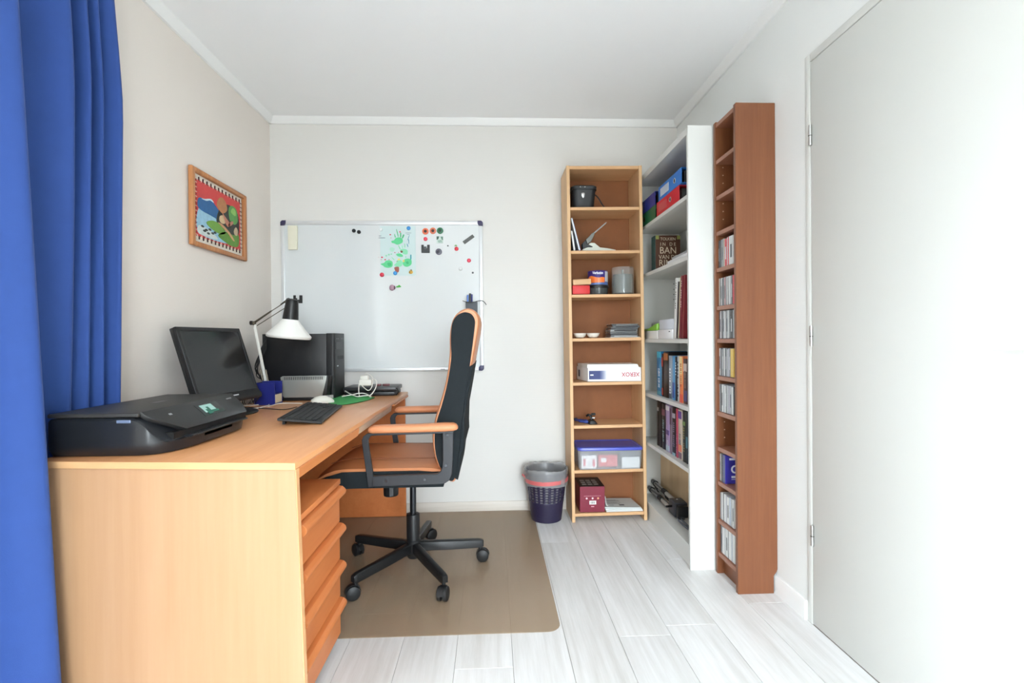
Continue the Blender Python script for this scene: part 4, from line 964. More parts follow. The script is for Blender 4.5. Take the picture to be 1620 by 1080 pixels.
# shelf 3
z = shz(2)
tag(box('red_box', M('red_card', (208, 44, 46), .5), None, sx(906, 460), sx(933.3, 460), YK, YK+.10, z, z+.050, .002), 'small red box under the wooden block on the third pine shelf', 'box')
xm0, xm1 = sx(905.8, 447), sx(935.3, 447)
Tm = Matrix.Translation((xm0, 0, z+.0506)) @ Matrix.Rotation(-.05, 4, 'Y')
tag(box('wooden_block', wood('block_wood', (196, 150, 104), (220, 178, 132), 'x', fine=50), None, 0.003, xm1-xm0, YK-.004, YK+.09, .0005, .033, .003, T=Tm), 'tan wooden block lying on the small red box', 'block')
def disc_r(u0, u1, y): return (sx(u1, 450, y)-sx(u0, 450, y))/2
# black-lidded disc tub, labelled spindle on it
cy = 2.875; rr = disc_r(930, 963.8, cy-.03); cx = sx(947.3, 450, cy-.02)
tb = thing('disc_tub', 'low dark tub with black lid under the labelled disc pack', 'disc tub', (cx, cy, z))
G().lathe([(rr*.86, 0), (rr*.88, .003), (rr*.9, .038)], (cx, cy, z), 32).build('tub', M('smoked_plastic', (70, 74, 74), .2), tb)
G().lathe([(rr*.98, .0385), (rr, .041), (rr, .052), (rr*.95, .055)], (cx, cy, z), 32).build('lid', black_m, tb)
ck = thing('labelled_disc_pack', 'blue and orange labelled disc pack stacked on the dark tub', 'disc pack', (cx-.002, cy, z+.0556))
z2 = z+.0556; cxx = cx-.002; rq = rr*.93
G().lathe([(rq*.97, 0), (rq, .002), (rq, .08), (rq*.97, .083)], (cxx, cy, z2), 40).build('disc_stack', M('pack_navy', (58, 44, 122), .3), ck)
def wrap(nm, a0, a1, z0, z1, rgb, par, off=.0004, fn=None):
    n_ = 20; up_, lo = [], []
    for i in range(n_+1):
        a = math.radians(a0+(a1-a0)*i/n_); zt_ = fn(i/n_) if fn else z1
        up_.append((cxx+(rq+off)*math.cos(a), cy+(rq+off)*math.sin(a), z2+zt_)); lo.append((cxx+(rq+off)*math.cos(a), cy+(rq+off)*math.sin(a), z2+z0))
    g = G(); n1 = n_+1; g.add(lo+up_, [(i, i+1, n1+i+1, n1+i) for i in range(n_)]); return g.build(nm, M('wrap_%d_%d' % rgb[:2], rgb, .35), par, smooth=60)
wrap('label_orange', 190, 300, .012, .05, (236, 120, 50), ck, fn=lambda s: .040+.010*math.sin(PI*min(1, s*1.4))+.004*math.sin(9*s))
wrap('label_blue', 175, 360, .0, .012, (84, 110, 166), ck, .0006, fn=lambda s: .006+.012*s)
wrap('label_white', 303, 352, .018, .078, (206, 208, 214), ck, .0006)
text('lettering', 'Verbatim', .021, M('label_white_ink', (236, 236, 242), .5), ck, Matrix.Translation((cxx-.012, cy-rq-.0012, z2+.067)) @ Matrix.Rotation(PI/2, 4, 'X'), sx=.8, bold=.0005)
# clear cake box with grey discs
rr = disc_r(969.2, 1003.6, 2.845); cx = sx(986.5, 445, 2.855); cy = 2.875
cbx = thing('disc_spindle', 'tall clear tub of grey discs on the third pine shelf', 'disc spindle', (cx, cy, z))
G().lathe([(rr*.99, 0), (rr*.99, .006), (rr*.9, .007)], (cx, cy, z), 36).build('base', black_m, cbx)
G().lathe([(rr*.9, .007), (rr*.9, .118), (rr*.15, .1185)], (cx, cy, z), 36).build('discs', M('disc_grey', (72, 84, 84), .25, .2), cbx)
G().cyl((cx, cy, z+.118), (cx, cy, z+.15), .007, 12).build('spindle', M('spindle_grey', (120, 122, 122), .4), cbx)
G().lathe([(rr, .007), (rr, .155), (rr*.96, .16), (rr*.1, .161)], (cx, cy, z), 36).build('cover', thin_film('clear_cover', (205, 205, 200), .3, .1, .6), cbx, smooth=50)
# shelf 4: two bowls, CD stack
z = shz(3)
for u, lab in ((918, 'left of two small white bowls on the fourth pine shelf'), (939, 'right of two small white bowls on the fourth pine shelf')):
    r = disc_r(u-10.3, u+10.3, 2.83); x = sx(u, 533, 2.845)
    o = G().lathe([(r*.55, 0), (r*.62, .002), (r*.85, .01), (r, .0255), (r*.95, .0258), (r*.78, .011), (r*.5, .0045), (r*.05, .004)], (x, 2.855, z), 28).build('bowl', M('white_porcelain', (236, 234, 226), .25), smooth=50)
    tag(o, lab, 'bowl', 'small white bowls')
x0_, x1_ = sx(965.5, 525, 2.815), sx(1009.5, 525, 2.815)
casem = [M('case_%d' % i, c, .22) for i, c in enumerate(((66, 70, 72), (40, 42, 46), (96, 98, 98), (150, 152, 152), (48, 50, 52), (84, 88, 90), (30, 32, 34)))]
tag(box('paper_slip', paper_m, None, x0_-.006, x1_+.008, YK-.004, YK+.12, z, z+.0025), 'white paper sheet under the stack of disc cases', 'paper')
names_ = ('lowest', 'second lowest', 'third lowest', 'middle', 'third highest', 'second highest', 'topmost')
for i in range(7):
    zz = z+.003+i*.0108; dx = R.uniform(-.003, .003)+(.008 if i > 4 else 0)
    c = thing('stacked_disc_case', names_[i]+' disc case in the stack on the fourth pine shelf', 'disc case', ((x0_+x1_)/2, 2.88, zz), group='disc cases stacked on the fourth pine shelf')
    box('tray', casem[i], c, x0_+dx+.002, x1_+dx-.004, YK+.001, YK+.125, zz, zz+.008, .001, 1)
    box('lid', thin_film('clear_case', (205, 208, 210), .4, .1, .6) if 'clear_case' not in MC else MC['clear_case'], c, x0_+dx, x1_+dx-.002, YK, YK+.126, zz+.0082, zz+.0104)
    box('spine_print', casem[(i+3) % 7], c, x0_+dx+.02+.008*i % .02, x1_+dx-.01, YK-.0004, YK+.001, zz+.001, zz+.0075)
# shelf 5: paper box with upside-down print
z = shz(4)
xb = thing('paper_box', 'white copier paper box with upside down red lettering on the fifth pine shelf', 'paper box', (.66, 2.88, z))
f0, f1 = at(930.3, 606, y=2.80), at(1016.6, 604, y=2.80); hb = .089
bxm = M('white_card_box', (236, 236, 238), .5)
P0 = Vector((f0.x, 2.80, z)); P1 = Vector((f1.x, 2.80, z)); bl = Vector((sx(920.5, 600, 2.97), 2.97, z))
pl = [(P0.x, P0.y), (P1.x, P1.y), (P1.x, 2.995), (P0.x-.025, 2.985)]
WBI0, WBI1 = xw, .8905-.0187-LEAN*z
pl = [(P0.x, P0.y), (min(P1.x, WBI1-.002), P1.y), (min(P1.x, WBI1-.002), 2.995), (P0.x-.03, 2.995)]
G().prism(pl, 'z', z, z+hb-.009).build('tray', bxm, xb, bev=.001, seg=1)
for i in range(4):
    o_ = .002*i
    G().prism([(pl[0][0]-.004+o_*.6, pl[0][1]+.004+o_), (pl[1][0]-.012-o_, pl[1][1]+.006), (pl[2][0]-.01, pl[2][1]-.003), (pl[3][0]+.004, pl[3][1]-.003)], 'z', z+hb-.0088+.0045*i, z+hb-.0046+.0045*i).build('paper_sheaf', paper_m, xb)
fyb = 2.7994
bw = pl[1][0]-pl[0][0]
box('blue_print', M('navy_print', (44, 56, 112), .5), xb, P0.x+.006, P0.x+.07, fyb, 2.80, z+.012, z+.062)
for i in range(7): box('fade_print', M('fade_%d' % i, (70+24*i, 82+22*i, 130+15*i), .5), xb, P0.x+.07+.0055*i, P0.x+.0755+.0055*i, fyb, 2.80, z+.012, z+.062)
text('lettering', 'XEROX', .034, M('red_print', (196, 56, 70), .5), xb, Matrix.Translation((P0.x+bw*.80, fyb-.0004, z+.040)) @ Matrix.Rotation(PI, 4, 'Y') @ Matrix.Rotation(PI/2, 4, 'X'), sx=.92, bold=.0003)
box('white_mark', paper_m, xb, P0.x+.013, P0.x+.032, fyb-.0004, fyb, z+.034, z+.041)
box('side_print', M('navy_dark_print', (38, 40, 62), .5), xb, P0.x-.026, P0.x-.0235, 2.93, 2.975, z+.02, z+.06, T=None)
# shelf 6: pliers and black clip
z = shz(5)
pr6 = thing('pliers', 'blue handled pliers on the sixth pine shelf', 'pliers', (sx(920, 670), 2.85, z))
bh = M('blue_grip', (44, 62, 132), .45)
for dy, du in ((0, 0), (.03, 2)):
    G().tube(crom([(sx(912+du, 670, 2.86), 2.90+dy*.3, z+.012), (sx(918+du, 670, 2.84), 2.86+dy, z+.011), (sx(925+du, 672, 2.83), 2.835+dy, z+.011), (sx(931, 673, 2.82), 2.83+dy*1.2, z+.010)], 5), [.005]*5+[.0075]*6+[.009]*4+[.006], 8).build('handle', bh, pr6)
G().tube([(sx(913, 668, 2.88), 2.905, z+.013), (sx(907.5, 666, 2.9), 2.93, z+.012)], [.012, .005], 8).build('jaw', dark_m, pr6)
cl6 = thing('bottle_clip', 'small black clip with silver band on the sixth pine shelf', 'clip', (sx(937, 672), 2.85, z))
G().loft([rr_ring(sx(932, 670), sx(946, 670), 2.81, 2.88, z, .01), rr_ring(sx(933, 670), sx(943, 670), 2.815, 2.875, z+.016, .01), rr_ring(sx(935, 670), sx(941, 670), 2.83, 2.865, z+.022, .008)]).build('base', black_m, cl6)
G().tube(crom([(sx(938, 668), 2.84, z+.02), (sx(937, 664), 2.845, z+.035), (sx(934, 661), 2.85, z+.048), (sx(931, 669), 2.86, z+.04)], 4), .007, 8).build('jaw', black_m, cl6)
G().tube([(sx(937, 660), 2.84, z+.052), (sx(943.5, 659), 2.84, z+.054)], .008, 8).build('head', black_m, cl6)
G().cyl((sx(938, 664), 2.832, z+.033), (sx(942, 664), 2.832, z+.033), .0065, 10).build('band', chrome_m, cl6)
# shelf 7: container with blue lid
z = shz(6)
ct = thing('storage_container', 'clear plastic container with blue lid on the seventh pine shelf', 'container', (.68, 2.88, z))
xwl = .4525+.0187-LEAN*z; xwr = .8905-.0187-LEAN*z
c0_, c1_ = max(sx(914, 748, 2.785), xwl+.004), xwr-.003
clear = thin_film('frosted_plastic', (222, 224, 226), .38, .22, .5)
g = G().loft([rr_ring(c0_+.012, c1_-.012, 2.788, 2.985, z+.001, .02), rr_ring(c0_+.008, c1_-.008, 2.783, 2.988, z+.01, .022), rr_ring(c0_+.002, c1_-.003, 2.776, 2.993, z+.112, .024)], cap=False)
g.add(rr_ring(c0_+.012, c1_-.012, 2.788, 2.985, z+.001, .02), [tuple(range(20))]) if False else None
g.build('tub', clear, ct, smooth=50)
box('tub_base', clear, ct, c0_+.014, c1_-.014, 2.79, 2.983, z+.0005, z+.0025)
lidm = M('blue_lid', (82, 92, 190), .3)
G().loft([rr_ring(c0_, c1_-.001, 2.772, 2.997, z+.111, .026), rr_ring(c0_-.002, c1_, 2.770, 2.998, z+.116, .026), rr_ring(c0_, c1_-.002, 2.773, 2.996, z+.127, .026), rr_ring(c0_+.01, c1_-.012, 2.785, 2.987, z+.130, .02), rr_ring(c0_+.014, c1_-.016, 2.789, 2.983, z+.126, .02)]).build('lid', lidm, ct, smooth=35)
def ibox(nm, u0, u1, hh, y0, y1, rgb, lab, z_=.004):
    o = box(nm, M('inbox_%d_%d_%d' % rgb, rgb, .55), None, sx(u0, 735, y0), sx(u1, 735, y0), y0, y1, z+z_, z+z_+hh, .001, 1); tag(o, lab, 'box', 'small boxes in the container'); return o
w1 = ibox('white_carton', 920, 944, .075, 2.80, 2.86, (236, 234, 234), 'white carton with pink print inside the blue lidded container')
box('pink_print', M('pink_print', (206, 90, 110), .5), w1, sx(923, 735, 2.8), sx(926.5, 735, 2.8), 2.7993, 2.80, z+.02, z+.06); box('pink_print', M('pink_print'), w1, sx(937.5, 735, 2.8), sx(941.5, 735, 2.8), 2.7993, 2.80, z+.015, z+.055)
w2 = ibox('red_carton', 947, 977, .066, 2.805, 2.87, (216, 78, 86), 'red carton with a white sticker inside the blue lidded container', .012)
box('sticker', paper_m, w2, sx(951, 730, 2.8), sx(959.5, 730, 2.8), 2.8043, 2.805, z+.038, z+.063)
ibox('white_card_pack', 984, 1012, .062, 2.80, 2.815, (232, 236, 236), 'white card with green dot at the right in the container')
ibox('dark_case', 981, 1008, .085, 2.85, 2.93, (62, 74, 92), 'dark blue case at the back of the container')
ibox('grey_pack', 950, 968, .014, 2.80, 2.83, (200, 202, 200), 'low grey pack in front of the red carton', .001) if False else None
# shelf 8: dark red box and papers
z = shz(7)
wbx = thing('wine_red_box', 'dark red carton with barcode and black top on the bottom pine shelf', 'box', (sx(937, 810), 2.88, z))
a0, a1 = sx(917.5, 785, 2.80), sx(956.8, 785, 2.80); zt = z+.148
red = M('wine_red_card', (122, 22, 48), .4); box('carton', red, wbx, a0, a1, 2.80, 2.985, z, zt, .001, 1)
box('top_print', M('black_card', (30, 26, 28), .4), wbx, a0+.001, a1-.001, 2.801, 2.984, zt, zt+.0008)
for i in range(3):
    for j in range(3): box('glass_icon', M('icon_grey', (150, 146, 140), .5), wbx, a0+.02+i*.035, a0+.045+i*.035, 2.83+j*.04, 2.855+j*.04, zt+.0008, zt+.0012)
box('barcode_label', paper_m, wbx, a0+(a1-a0)*.38, a0+(a1-a0)*.65, 2.7992, 2.80, z+.045, z+.066)
for i in range(5): box('bar', M('ink_black', (30, 30, 30), .6), wbx, a0+(a1-a0)*(.43+.035*i), a0+(a1-a0)*(.447+.035*i), 2.7987, 2.7992, z+.049, z+.062)
for fx_, rgb in ((.27, (226, 196, 200)), (.51, (228, 206, 208)), (.73, (220, 160, 120))): G().cyl((a0+(a1-a0)*fx_, 2.7992, z+.08), (a0+(a1-a0)*fx_, 2.80, z+.08), .0055, 12).build('print_dot', M('dot_%d' % rgb[1], rgb, .5), wbx)
box('print_line', M('pale_pink', (206, 150, 160), .5), wbx, a0+(a1-a0)*.16, a0+(a1-a0)*.84, 2.7993, 2.80, z+.093, z+.0945); box('print_mark', M('pale_pink'), wbx, a0+(a1-a0)*.45, a0+(a1-a0)*.57, 2.7993, 2.80, z+.03, z+.035)
ph_lab = ('bottom', 'middle', 'top'); xr_ = .8905-.0187-LEAN*z
for i in range(3):
    aa = thing('magazine', ph_lab[i]+' magazine of the loose pile on the lowest pine shelf', 'magazine', (.79, 2.88, z+i*.008), group='magazines on the lowest pine shelf')
    x0_ = a1+.012-.004*i; sk = .006*i
    pl = [(x0_-.004, 2.795+sk), (xr_-.004-sk, 2.80-.004*i), (xr_-.03, 2.96), (x0_+.006, 2.97)]
    G().prism(pl, 'z', z+.0005+i*.0082, z+.008+i*.0082).build('pages', M('newsprint_%d' % i, (214-8*i, 216-6*i, 214-6*i), .6, var=.06, vscale=60), aa)
    if i == 2:
        zt = z+.008+i*.0082
        for (px, py, w_, h_) in ((.03, .035, .028, .006), (.03, .065, .07, .003), (.03, .075, .08, .003), (.03, .085, .06, .003), (.035, .105, .075, .003), (.035, .115, .07, .003), (.09, .03, .03, .02), (.03, .125, .06, .004)):
            box('print', M('ink_soft', (92, 94, 98), .6), aa, x0_+px, min(x0_+px+w_, xr_-.035), 2.80+py, 2.80+py+h_, zt, zt+.0003)
# sheets standing up beside the red box
shp = crom([(a1+.003, 0, zt+.05), (a1+.004, 0, z+.08), (a1+.008, 0, z+.04), (a1+.02, 0, z+.0275)], 4)
for i in range(2):
    rings = [[(p.x+.003*i, 2.81+.005*i, p.z+(.0014*i)), (p.x+.003*i, 2.97, p.z+.0014*i), (p.x+.001+.003*i, 2.97, p.z+.0008+.0014*i), (p.x+.001+.003*i, 2.81+.005*i, p.z+.0008+.0014*i)] for p in shp]
    tag(G().loft(rings).build('curled_sheet', paper_m), ('inner' if i == 0 else 'outer')+' white sheet curling up beside the dark red carton', 'paper', 'curled sheets beside the carton')

# ================================================================== WHITE BOOKCASE (right wall)
BX0, BX1, BY0, BY1 = .8935, XR-.0135, 2.182, 2.978
wbk = thing('white_bookcase', 'white bookcase with files and books between the pine bookcase and the brown tower', 'bookcase', ((BX0+BX1)/2, (BY0+BY1)/2, 0))
wl = M('white_laminate', (220, 221, 217), .4)
box('side_panel', wl, wbk, BX0, BX1, BY0, BY0+.018, 0, 2.02, .001, 1); fsp = box('side_panel', wl, wbk, BX0, BX1, BY1-.018, BY1, 0, 2.02, .001, 1)
box('top_panel', wl, wbk, BX0+.002, BX1-.004, BY0+.018, BY1-.018, 1.985, 2.018, .001, 1)
box('back_panel', wl, wbk, BX1-.004, BX1, BY0+.018, BY1-.018, .44, 2.0)
box('lower_back_panel', wood('pale_board', (196, 168, 132), (214, 188, 152), 'z', fine=30), wbk, BX1-.004, BX1, BY0+.018, BY1-.018, .08, .438)
BS = [1.714, 1.435, 1.052, .739, .455, .106]
for z in BS: box('shelf', wl, wbk, BX0+.004, BX1-.005, BY0+.0183, BY1-.0183, z-.02, z, .001, 1)
box('plinth', wl, wbk, BX0+.012, BX0+.028, BY0+.018, BY1-.018, 0, .0855)
for v in (449, 457.5, 465.5, 473.5):
    q = at(1066, v, y=BY1-.0185); G().cyl((q.x, BY1-.0195, q.z), (q.x, BY1-.0175, q.z), .003, 10).build('peg_hole', M('peg_dark', (90, 88, 84), .6), fsp)
SX = BX0+.006                         # shelf front line
# -------- ring binders lying flat
def binder(lab, y0, y1, z, rgb, lb=None, hole=.32, x0=SX):
    m = M('binder_%d_%d_%d' % rgb, rgb, .4); th = .074; zz = z+.0006; dpt = .248
    r = thing('ring_binder', lab, 'binder', (x0+dpt/2, (y0+y1)/2, zz), group='ring binders on the top shelf of the white bookcase')
    box('spine', m, r, x0, x0+.003, y0, y1, zz, zz+th, .001, 1)
    box('cover', m, r, x0+.003, x0+dpt, y0, y1, zz, zz+.0028); box('cover', m, r, x0+.003, x0+dpt, y0, y1, zz+th-.0028, zz+th)
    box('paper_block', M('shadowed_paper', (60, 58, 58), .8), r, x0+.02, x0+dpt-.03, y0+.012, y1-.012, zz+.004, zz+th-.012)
    G().tube([(x0+.06, y0+.02, zz+.01), (x0+.06, y0+.02, zz+th-.01)], .003, 8).build('ring', chrome_m, r)
    yh = y0+(y1-y0)*hole; zc = zz+th/2
    o = G(); rings = []
    for k in range(17):
        t = 2*PI*k/16; rings.append([(x0-.001-.0015*(j == 1), yh+(.0115+.002*dj)*math.cos(t), zc+(.0115+.002*dj)*math.sin(t)) for j, dj in ((0, -1), (1, 0), (0, 1))])
    hl = o.loft(rings, cap=False).build('finger_ring', chrome_m, r)
    G().cyl((x0+.0015, yh, zc), (x0-.0006, yh, zc), .0105, 16).build('finger_hole', M('hole_dark', (40, 30, 30), .7), hl)
    if lb: box('label_holder', M('lab_%d_%d' % lb[:2], lb, .35), r, x0-.0008, x0, y0+(y1-y0)*.52, y1-.03, zz+.016, zz+th-.016)
    return r
binder('red ring binder lying under the light blue one', 2.305, 2.622, BS[0], (206, 44, 56), (206, 82, 88), .36)
binder('light blue ring binder lying on the red one', 2.275, 2.592, BS[0]+.0745, (46, 124, 206), (206, 218, 232), .27)
binder('green ring binder lying under the dark blue one', 2.642, 2.955, BS[0], (26, 98, 62), None, .62)
binder('dark blue ring binder lying on the green one', 2.648, 2.957, BS[0]+.0745, (42, 52, 140), (52, 66, 160), .7)
# -------- the fantasy book facing out
z = BS[1]
tbk = thing('thick_novel', 'thick brown novel standing face out on the second white shelf', 'book', (1.0, 2.79, z))
bx0, bx1, by0, by1, bz1 = .936, 1.079, 2.75, 2.812, 1.642
brown = M('brown_cover', (86, 52, 36), .45, var=.12, vscale=20)
box('cover', brown, tbk, bx0, bx1, by0, by0+.003, z, bz1, .0006, 1)
box('pages', M('page_cream', (206, 194, 166), .8), tbk, bx0+.004, bx1-.004, by0+.0032, by1-.0032, z+.003, bz1-.004)
box('back_cover', brown, tbk, bx0, bx1, by1-.003, by1, z, bz1, .0006, 1)
box('spine', M('teal_spine', (52, 80, 76), .5), tbk, bx0-.004, bx0-.0002, by0, by1, z, bz1, .001, 1)
ye = M('olive_print', (150, 156, 84), .5)
for xx in (bx0, bx1-.02): box('corner_print', ye, tbk, xx+.0006, xx+.0194, by0-.0004, by0, bz1-.022, bz1-.001)
ink_c = M('cream_ink', (216, 202, 176), .5)
for s, sz, zz, dx in (('TOLKIEN', .0235, bz1-.021, 0), ('I N   D E', .027, bz1-.051, 0), ('BAN', .054, bz1-.087, 0), ('VAN DE', .033, bz1-.124, -.0), ('RING', .05, bz1-.158, 0)):
    text('lettering', s, sz, ink_c, tbk, Matrix.Translation(((bx0+bx1)/2+dx, by0-.0004, zz)) @ Matrix.Rotation(PI/2, 4, 'X'), sx=.92)
for i, lab in enumerate(('white leaflet lying under another in front of the brown novel', 'grey printed leaflet lying on the white one by the brown novel')):
    o_ = .012*i
    tag(G().prism([(SX+.004+o_, 2.225+o_), (SX+.012+o_, 2.50-o_*3), (SX+.13, 2.52), (SX+.135, 2.24)], 'z', z+.0006+.0165*i, z+.0165+.0165*i).build('leaflet', M('leaflet_%d' % i, ((226, 228, 230), (176, 178, 182))[i], .5)), lab, 'leaflet', 'leaflets on the second white shelf')
# -------- third shelf: paper trays and magazines
z = BS[2]
def py(u, x): return x/((u-778.3)/773.3)
fx = SX+.004
tag(box('white_carton', M('white_carton', (232, 232, 228), .5), None, fx, fx+.2, 2.64, py(1023.5, fx) if py(1023.5, fx) < 2.955 else 2.955, z+.0005, z+.047, .002), 'low white carton at the far end of the third white shelf', 'carton')
cn = box('white_card_stack', M('white_card', (238, 239, 240), .5), None, fx+.002, fx+.2, 2.425, 2.632, z+.0005, z+.05, .002); tag(cn, 'stack of white cards beside the upright magazines', 'cards')
box('dark_print', M('ink_soft', (92, 94, 98), .6), cn, fx+.0015, fx+.002, 2.45, 2.47, z+.036, z+.041)
cn = tag(box('envelope_stack', M('bluish_paper', (222, 228, 238), .6), None, fx+.012, fx+.19, 2.432, 2.64, z+.0512, z+.103, .002), 'pale blue envelopes lying on the white card stack', 'envelopes')
tag(box('red_marker_cap', M('red_marker', (160, 52, 46), .5), None, fx-.0012, fx-.0002, 2.665, 2.70, z+.013, z+.022), 'small red print on the low white carton', 'print') if False else None
tag(G().loft([[(x_, y_, zz) for y_, zz in ((2.66, z+.048), (2.93, z+.048), (2.93, z+.058), (2.80, z+.062), (2.70, z+.082), (2.66, z+.086))] for x_ in (fx+.004, fx+.06)]).build('green_case', M('lime_plastic', (132, 190, 62), .35), bev=.003), 'lime green case lying on the low white carton', 'case')
tag(box('grey_tin', M('grey_tin', (176, 178, 174), .35, .3), None, fx+.065, fx+.17, 2.70, 2.93, z+.0475, z+.098, .004), 'grey tin behind the lime green case', 'tin')
# leaning magazines: bottom y, top y offset, thickness, height
mg = (('white magazine leaning leftmost among the upright magazines', 2.385, .024, .30, (226, 226, 222)), ('dark grey magazine leaning next to the white one', 2.352, .024, .278, (62, 58, 62)), ('cream magazine between the dark and maroon ones', 2.345, .0055, .297, (206, 196, 160)),
      ('maroon magazine in the middle of the leaning row', 2.317, .023, .302, (120, 40, 52)), ('maroon magazine nearest the bookcase side', 2.285, .023, .302, (128, 44, 50)))
for i, (lab, yb, th, hh, rgb) in enumerate(mg):
    r = thing('magazine', lab, 'magazine', (fx+.11, yb, z), group='upright magazines on the third white shelf')
    Tm = Matrix.Translation((0, yb, z+.0006)) @ Matrix.Rotation(.098, 4, 'X')
    box('cover', M('mag_%d_%d' % rgb[:2], rgb, .4), r, fx+.004, fx+.215, 0, th-.001, .0022, hh, .001, 1, T=Tm)
    for k in range(12 if i in (0, 3) else 0):
        zz = hh-.03-k*.011
        if k % 5 == 3: continue
        box('spine_print', M('spine_ink_%d' % (i == 0), (70, 74, 80) if i == 0 else (216, 190, 186), .5), r, fx+.0034, fx+.004, th*.35, th*.62, zz, zz+.007, T=Tm)
tag(box('dark_folder', M('charcoal_card', (64, 64, 66), .6), None, fx+.02, fx+.2, 2.215, 2.243, z+.0006, z+.092, .002), 'low dark folder at the near end of the third white shelf', 'folder')
# -------- book rows
def book(lab, y0, y1, h, z, rgb, marks, grp, x0=None, dep=.17, bands=()):
    x0 = x0 if x0 is not None else SX+.026; yy0, yy1 = min(y0, y1)+.0008, max(y0, y1)-.0008
    r = thing('book', lab, 'book', (x0+dep/2, (yy0+yy1)/2, z), group=grp); zz = z+.0006; m = M('book_%d_%d_%d' % rgb, rgb, .4)
    box('cover', m, r, x0+.003, x0+dep, yy0, yy0+.0022, zz, zz+h); box('cover', m, r, x0+.003, x0+dep, yy1-.0022, yy1, zz, zz+h)
    t = (yy1-yy0); sp_ = [(x0+.004, yy0), (x0+.001, yy0+t*.15), (x0, yy0+t*.5), (x0+.001, yy1-t*.15), (x0+.004, yy1), (x0+.006, yy1), (x0+.006, yy0)]
    s = G().prism(sp_, 'z', zz, zz+h).build('spine', m, r, smooth=50)
    box('pages', M('page_cream'), r, x0+.0062, x0+dep-.006, yy0+.0023, yy1-.0023, zz+.002, zz+h-.005)
    for a, b, c in bands: box('spine_band', M('band_%d_%d_%d' % c, c, .45), s, x0-.0006, x0+.002, yy0+t*.14, yy1-t*.14, zz+h*a, zz+h*b)
    if marks:                        # printed title reading down the spine, too small to read
        n_, c, a, b = marks; mm = M('title_%d_%d_%d' % c, c, .5); step = h*(b-a)/n_
        for i in range(n_):
            if i % 7 == 5: continue
            zc = zz+h*b-step*(i+.5); w_ = t*R.uniform(.16, .24)
            box('title_mark', mm, s, x0-.0011, x0-.0004, yy0+t*.5-w_, yy0+t*.5+w_*R.uniform(.5, 1), zc-step*.36, zc+step*R.uniform(-.1, .36))
g4 = 'books on the fourth white shelf'; z = BS[3]; xs = SX+.026
def ys(*u): return [py(a, xs) for a in u]
e = ys(1041.4, 1049.3, 1052, 1060.8, 1066.4, 1071, 1074.7, 1078, 1084.2, 1091.5)
def prow(i): return e[i+1], e[i]
wht = (226, 228, 230)
book('turquoise and blue novel at the far end of the fourth white shelf', *prow(0), .243, z, (36, 120, 168), (12, (214, 226, 236), .18, .62), g4, bands=((.86, .99, (70, 176, 200)), (.02, .1, (86, 160, 176))))
book('thin dark red and black book beside the turquoise novel', *prow(1), .232, z, (36, 24, 28), None, g4, bands=((.7, .92, (170, 60, 48)), (.04, .2, (176, 62, 46))))
book('black book with a fiery emblem at its head', *prow(2), .243, z, (30, 24, 24), (14, (78, 58, 46), .2, .7), g4, bands=((.82, .97, (176, 106, 56)),))
book('silver grey novel right of the black fiery one', *prow(3), .226, z, (150, 164, 178), (9, (240, 242, 244), .12, .72), g4, bands=((.02, .14, (74, 96, 116)),))
book('sky blue novel beside the silver grey one', *prow(4), .226, z, (84, 152, 200), None, g4, bands=((.05, .4, (62, 92, 160)),))
book('navy black book with white title on the fourth white shelf', *prow(5), .222, z, (24, 30, 44), (6, wht, .52, .9), g4)
book('thin pale grey book left of the orange one', *prow(6), .228, z, (186, 190, 192), (10, (80, 84, 90), .1, .9), g4)
book('yellow and orange spined book on the fourth white shelf', *prow(7), .228, z, (240, 136, 84), (13, (190, 96, 60), .3, .85), g4, bands=((.62, .99, (240, 216, 150)), (.4, .62, (242, 180, 112)), (.0, .18, (236, 104, 84))))
book('brown and violet book nearest the near side of the fourth shelf', *prow(8), .216, z, (76, 56, 54), (12, (150, 120, 110), .35, .75), g4, bands=((.72, .9, (206, 190, 180)), (.06, .3, (88, 86, 130))))
tag(box('black_case', M('case_black', (24, 22, 22), .6), None, xs+.175, xs+.215, 2.26, 2.62, z+.0006, z+.246, .003), 'black case standing behind the book row on the fourth white shelf', 'case')
g5 = 'books on the fifth white shelf'; z = BS[4]
e = ys(1040.6, 1045, 1048.7, 1055.1, 1062.1, 1065.7, 1071.8, 1075.3, 1082.4, 1088, 1091.5)
bk_ = (20, 20, 22)
book('black book farthest back on the fifth white shelf', *prow(0), .25, z, bk_, (14, (90, 84, 82), .2, .62), g5, bands=((.78, .86, (150, 146, 140)),))
book('black book second from the far end of the fifth white shelf', *prow(1), .248, z, (26, 24, 26), (14, (70, 66, 66), .25, .66), g5)
book('black book with pale teal lettering and pink emblem', *prow(2), .246, z, (22, 26, 30), (13, (128, 160, 166), .12, .66), g5, bands=((.74, .88, (120, 74, 90)),))
book('lilac spined book on the fifth white shelf', *prow(3), .248, z, (168, 148, 188), (5, (216, 212, 222), .1, .25), g5, bands=((.88, .98, (226, 222, 224)), (.36, .46, (98, 78, 140)), (.02, .14, (176, 196, 206))))
book('mauve grey book right of the lilac one', *prow(4), .244, z, (128, 112, 128), None, g5, bands=((.62, .96, (96, 74, 96)),))
book('black book with lilac lettering right of the mauve one', *prow(5), .246, z, (24, 20, 26), (13, (156, 140, 164), .14, .7), g5, bands=((.78, .88, (176, 172, 184)), (.0, .06, (140, 176, 190))))
book('thin crimson book on the fifth white shelf', *prow(6), .246, z, (176, 62, 86), (9, (206, 130, 150), .1, .5), g5)
book('cream comic spined book with violet and orange prints', *prow(7), .246, z, (206, 196, 180), (12, (96, 96, 110), .3, .52), g5, bands=((.82, .97, (108, 78, 156)), (.16, .3, (230, 140, 104)), (.02, .14, (120, 96, 110))))
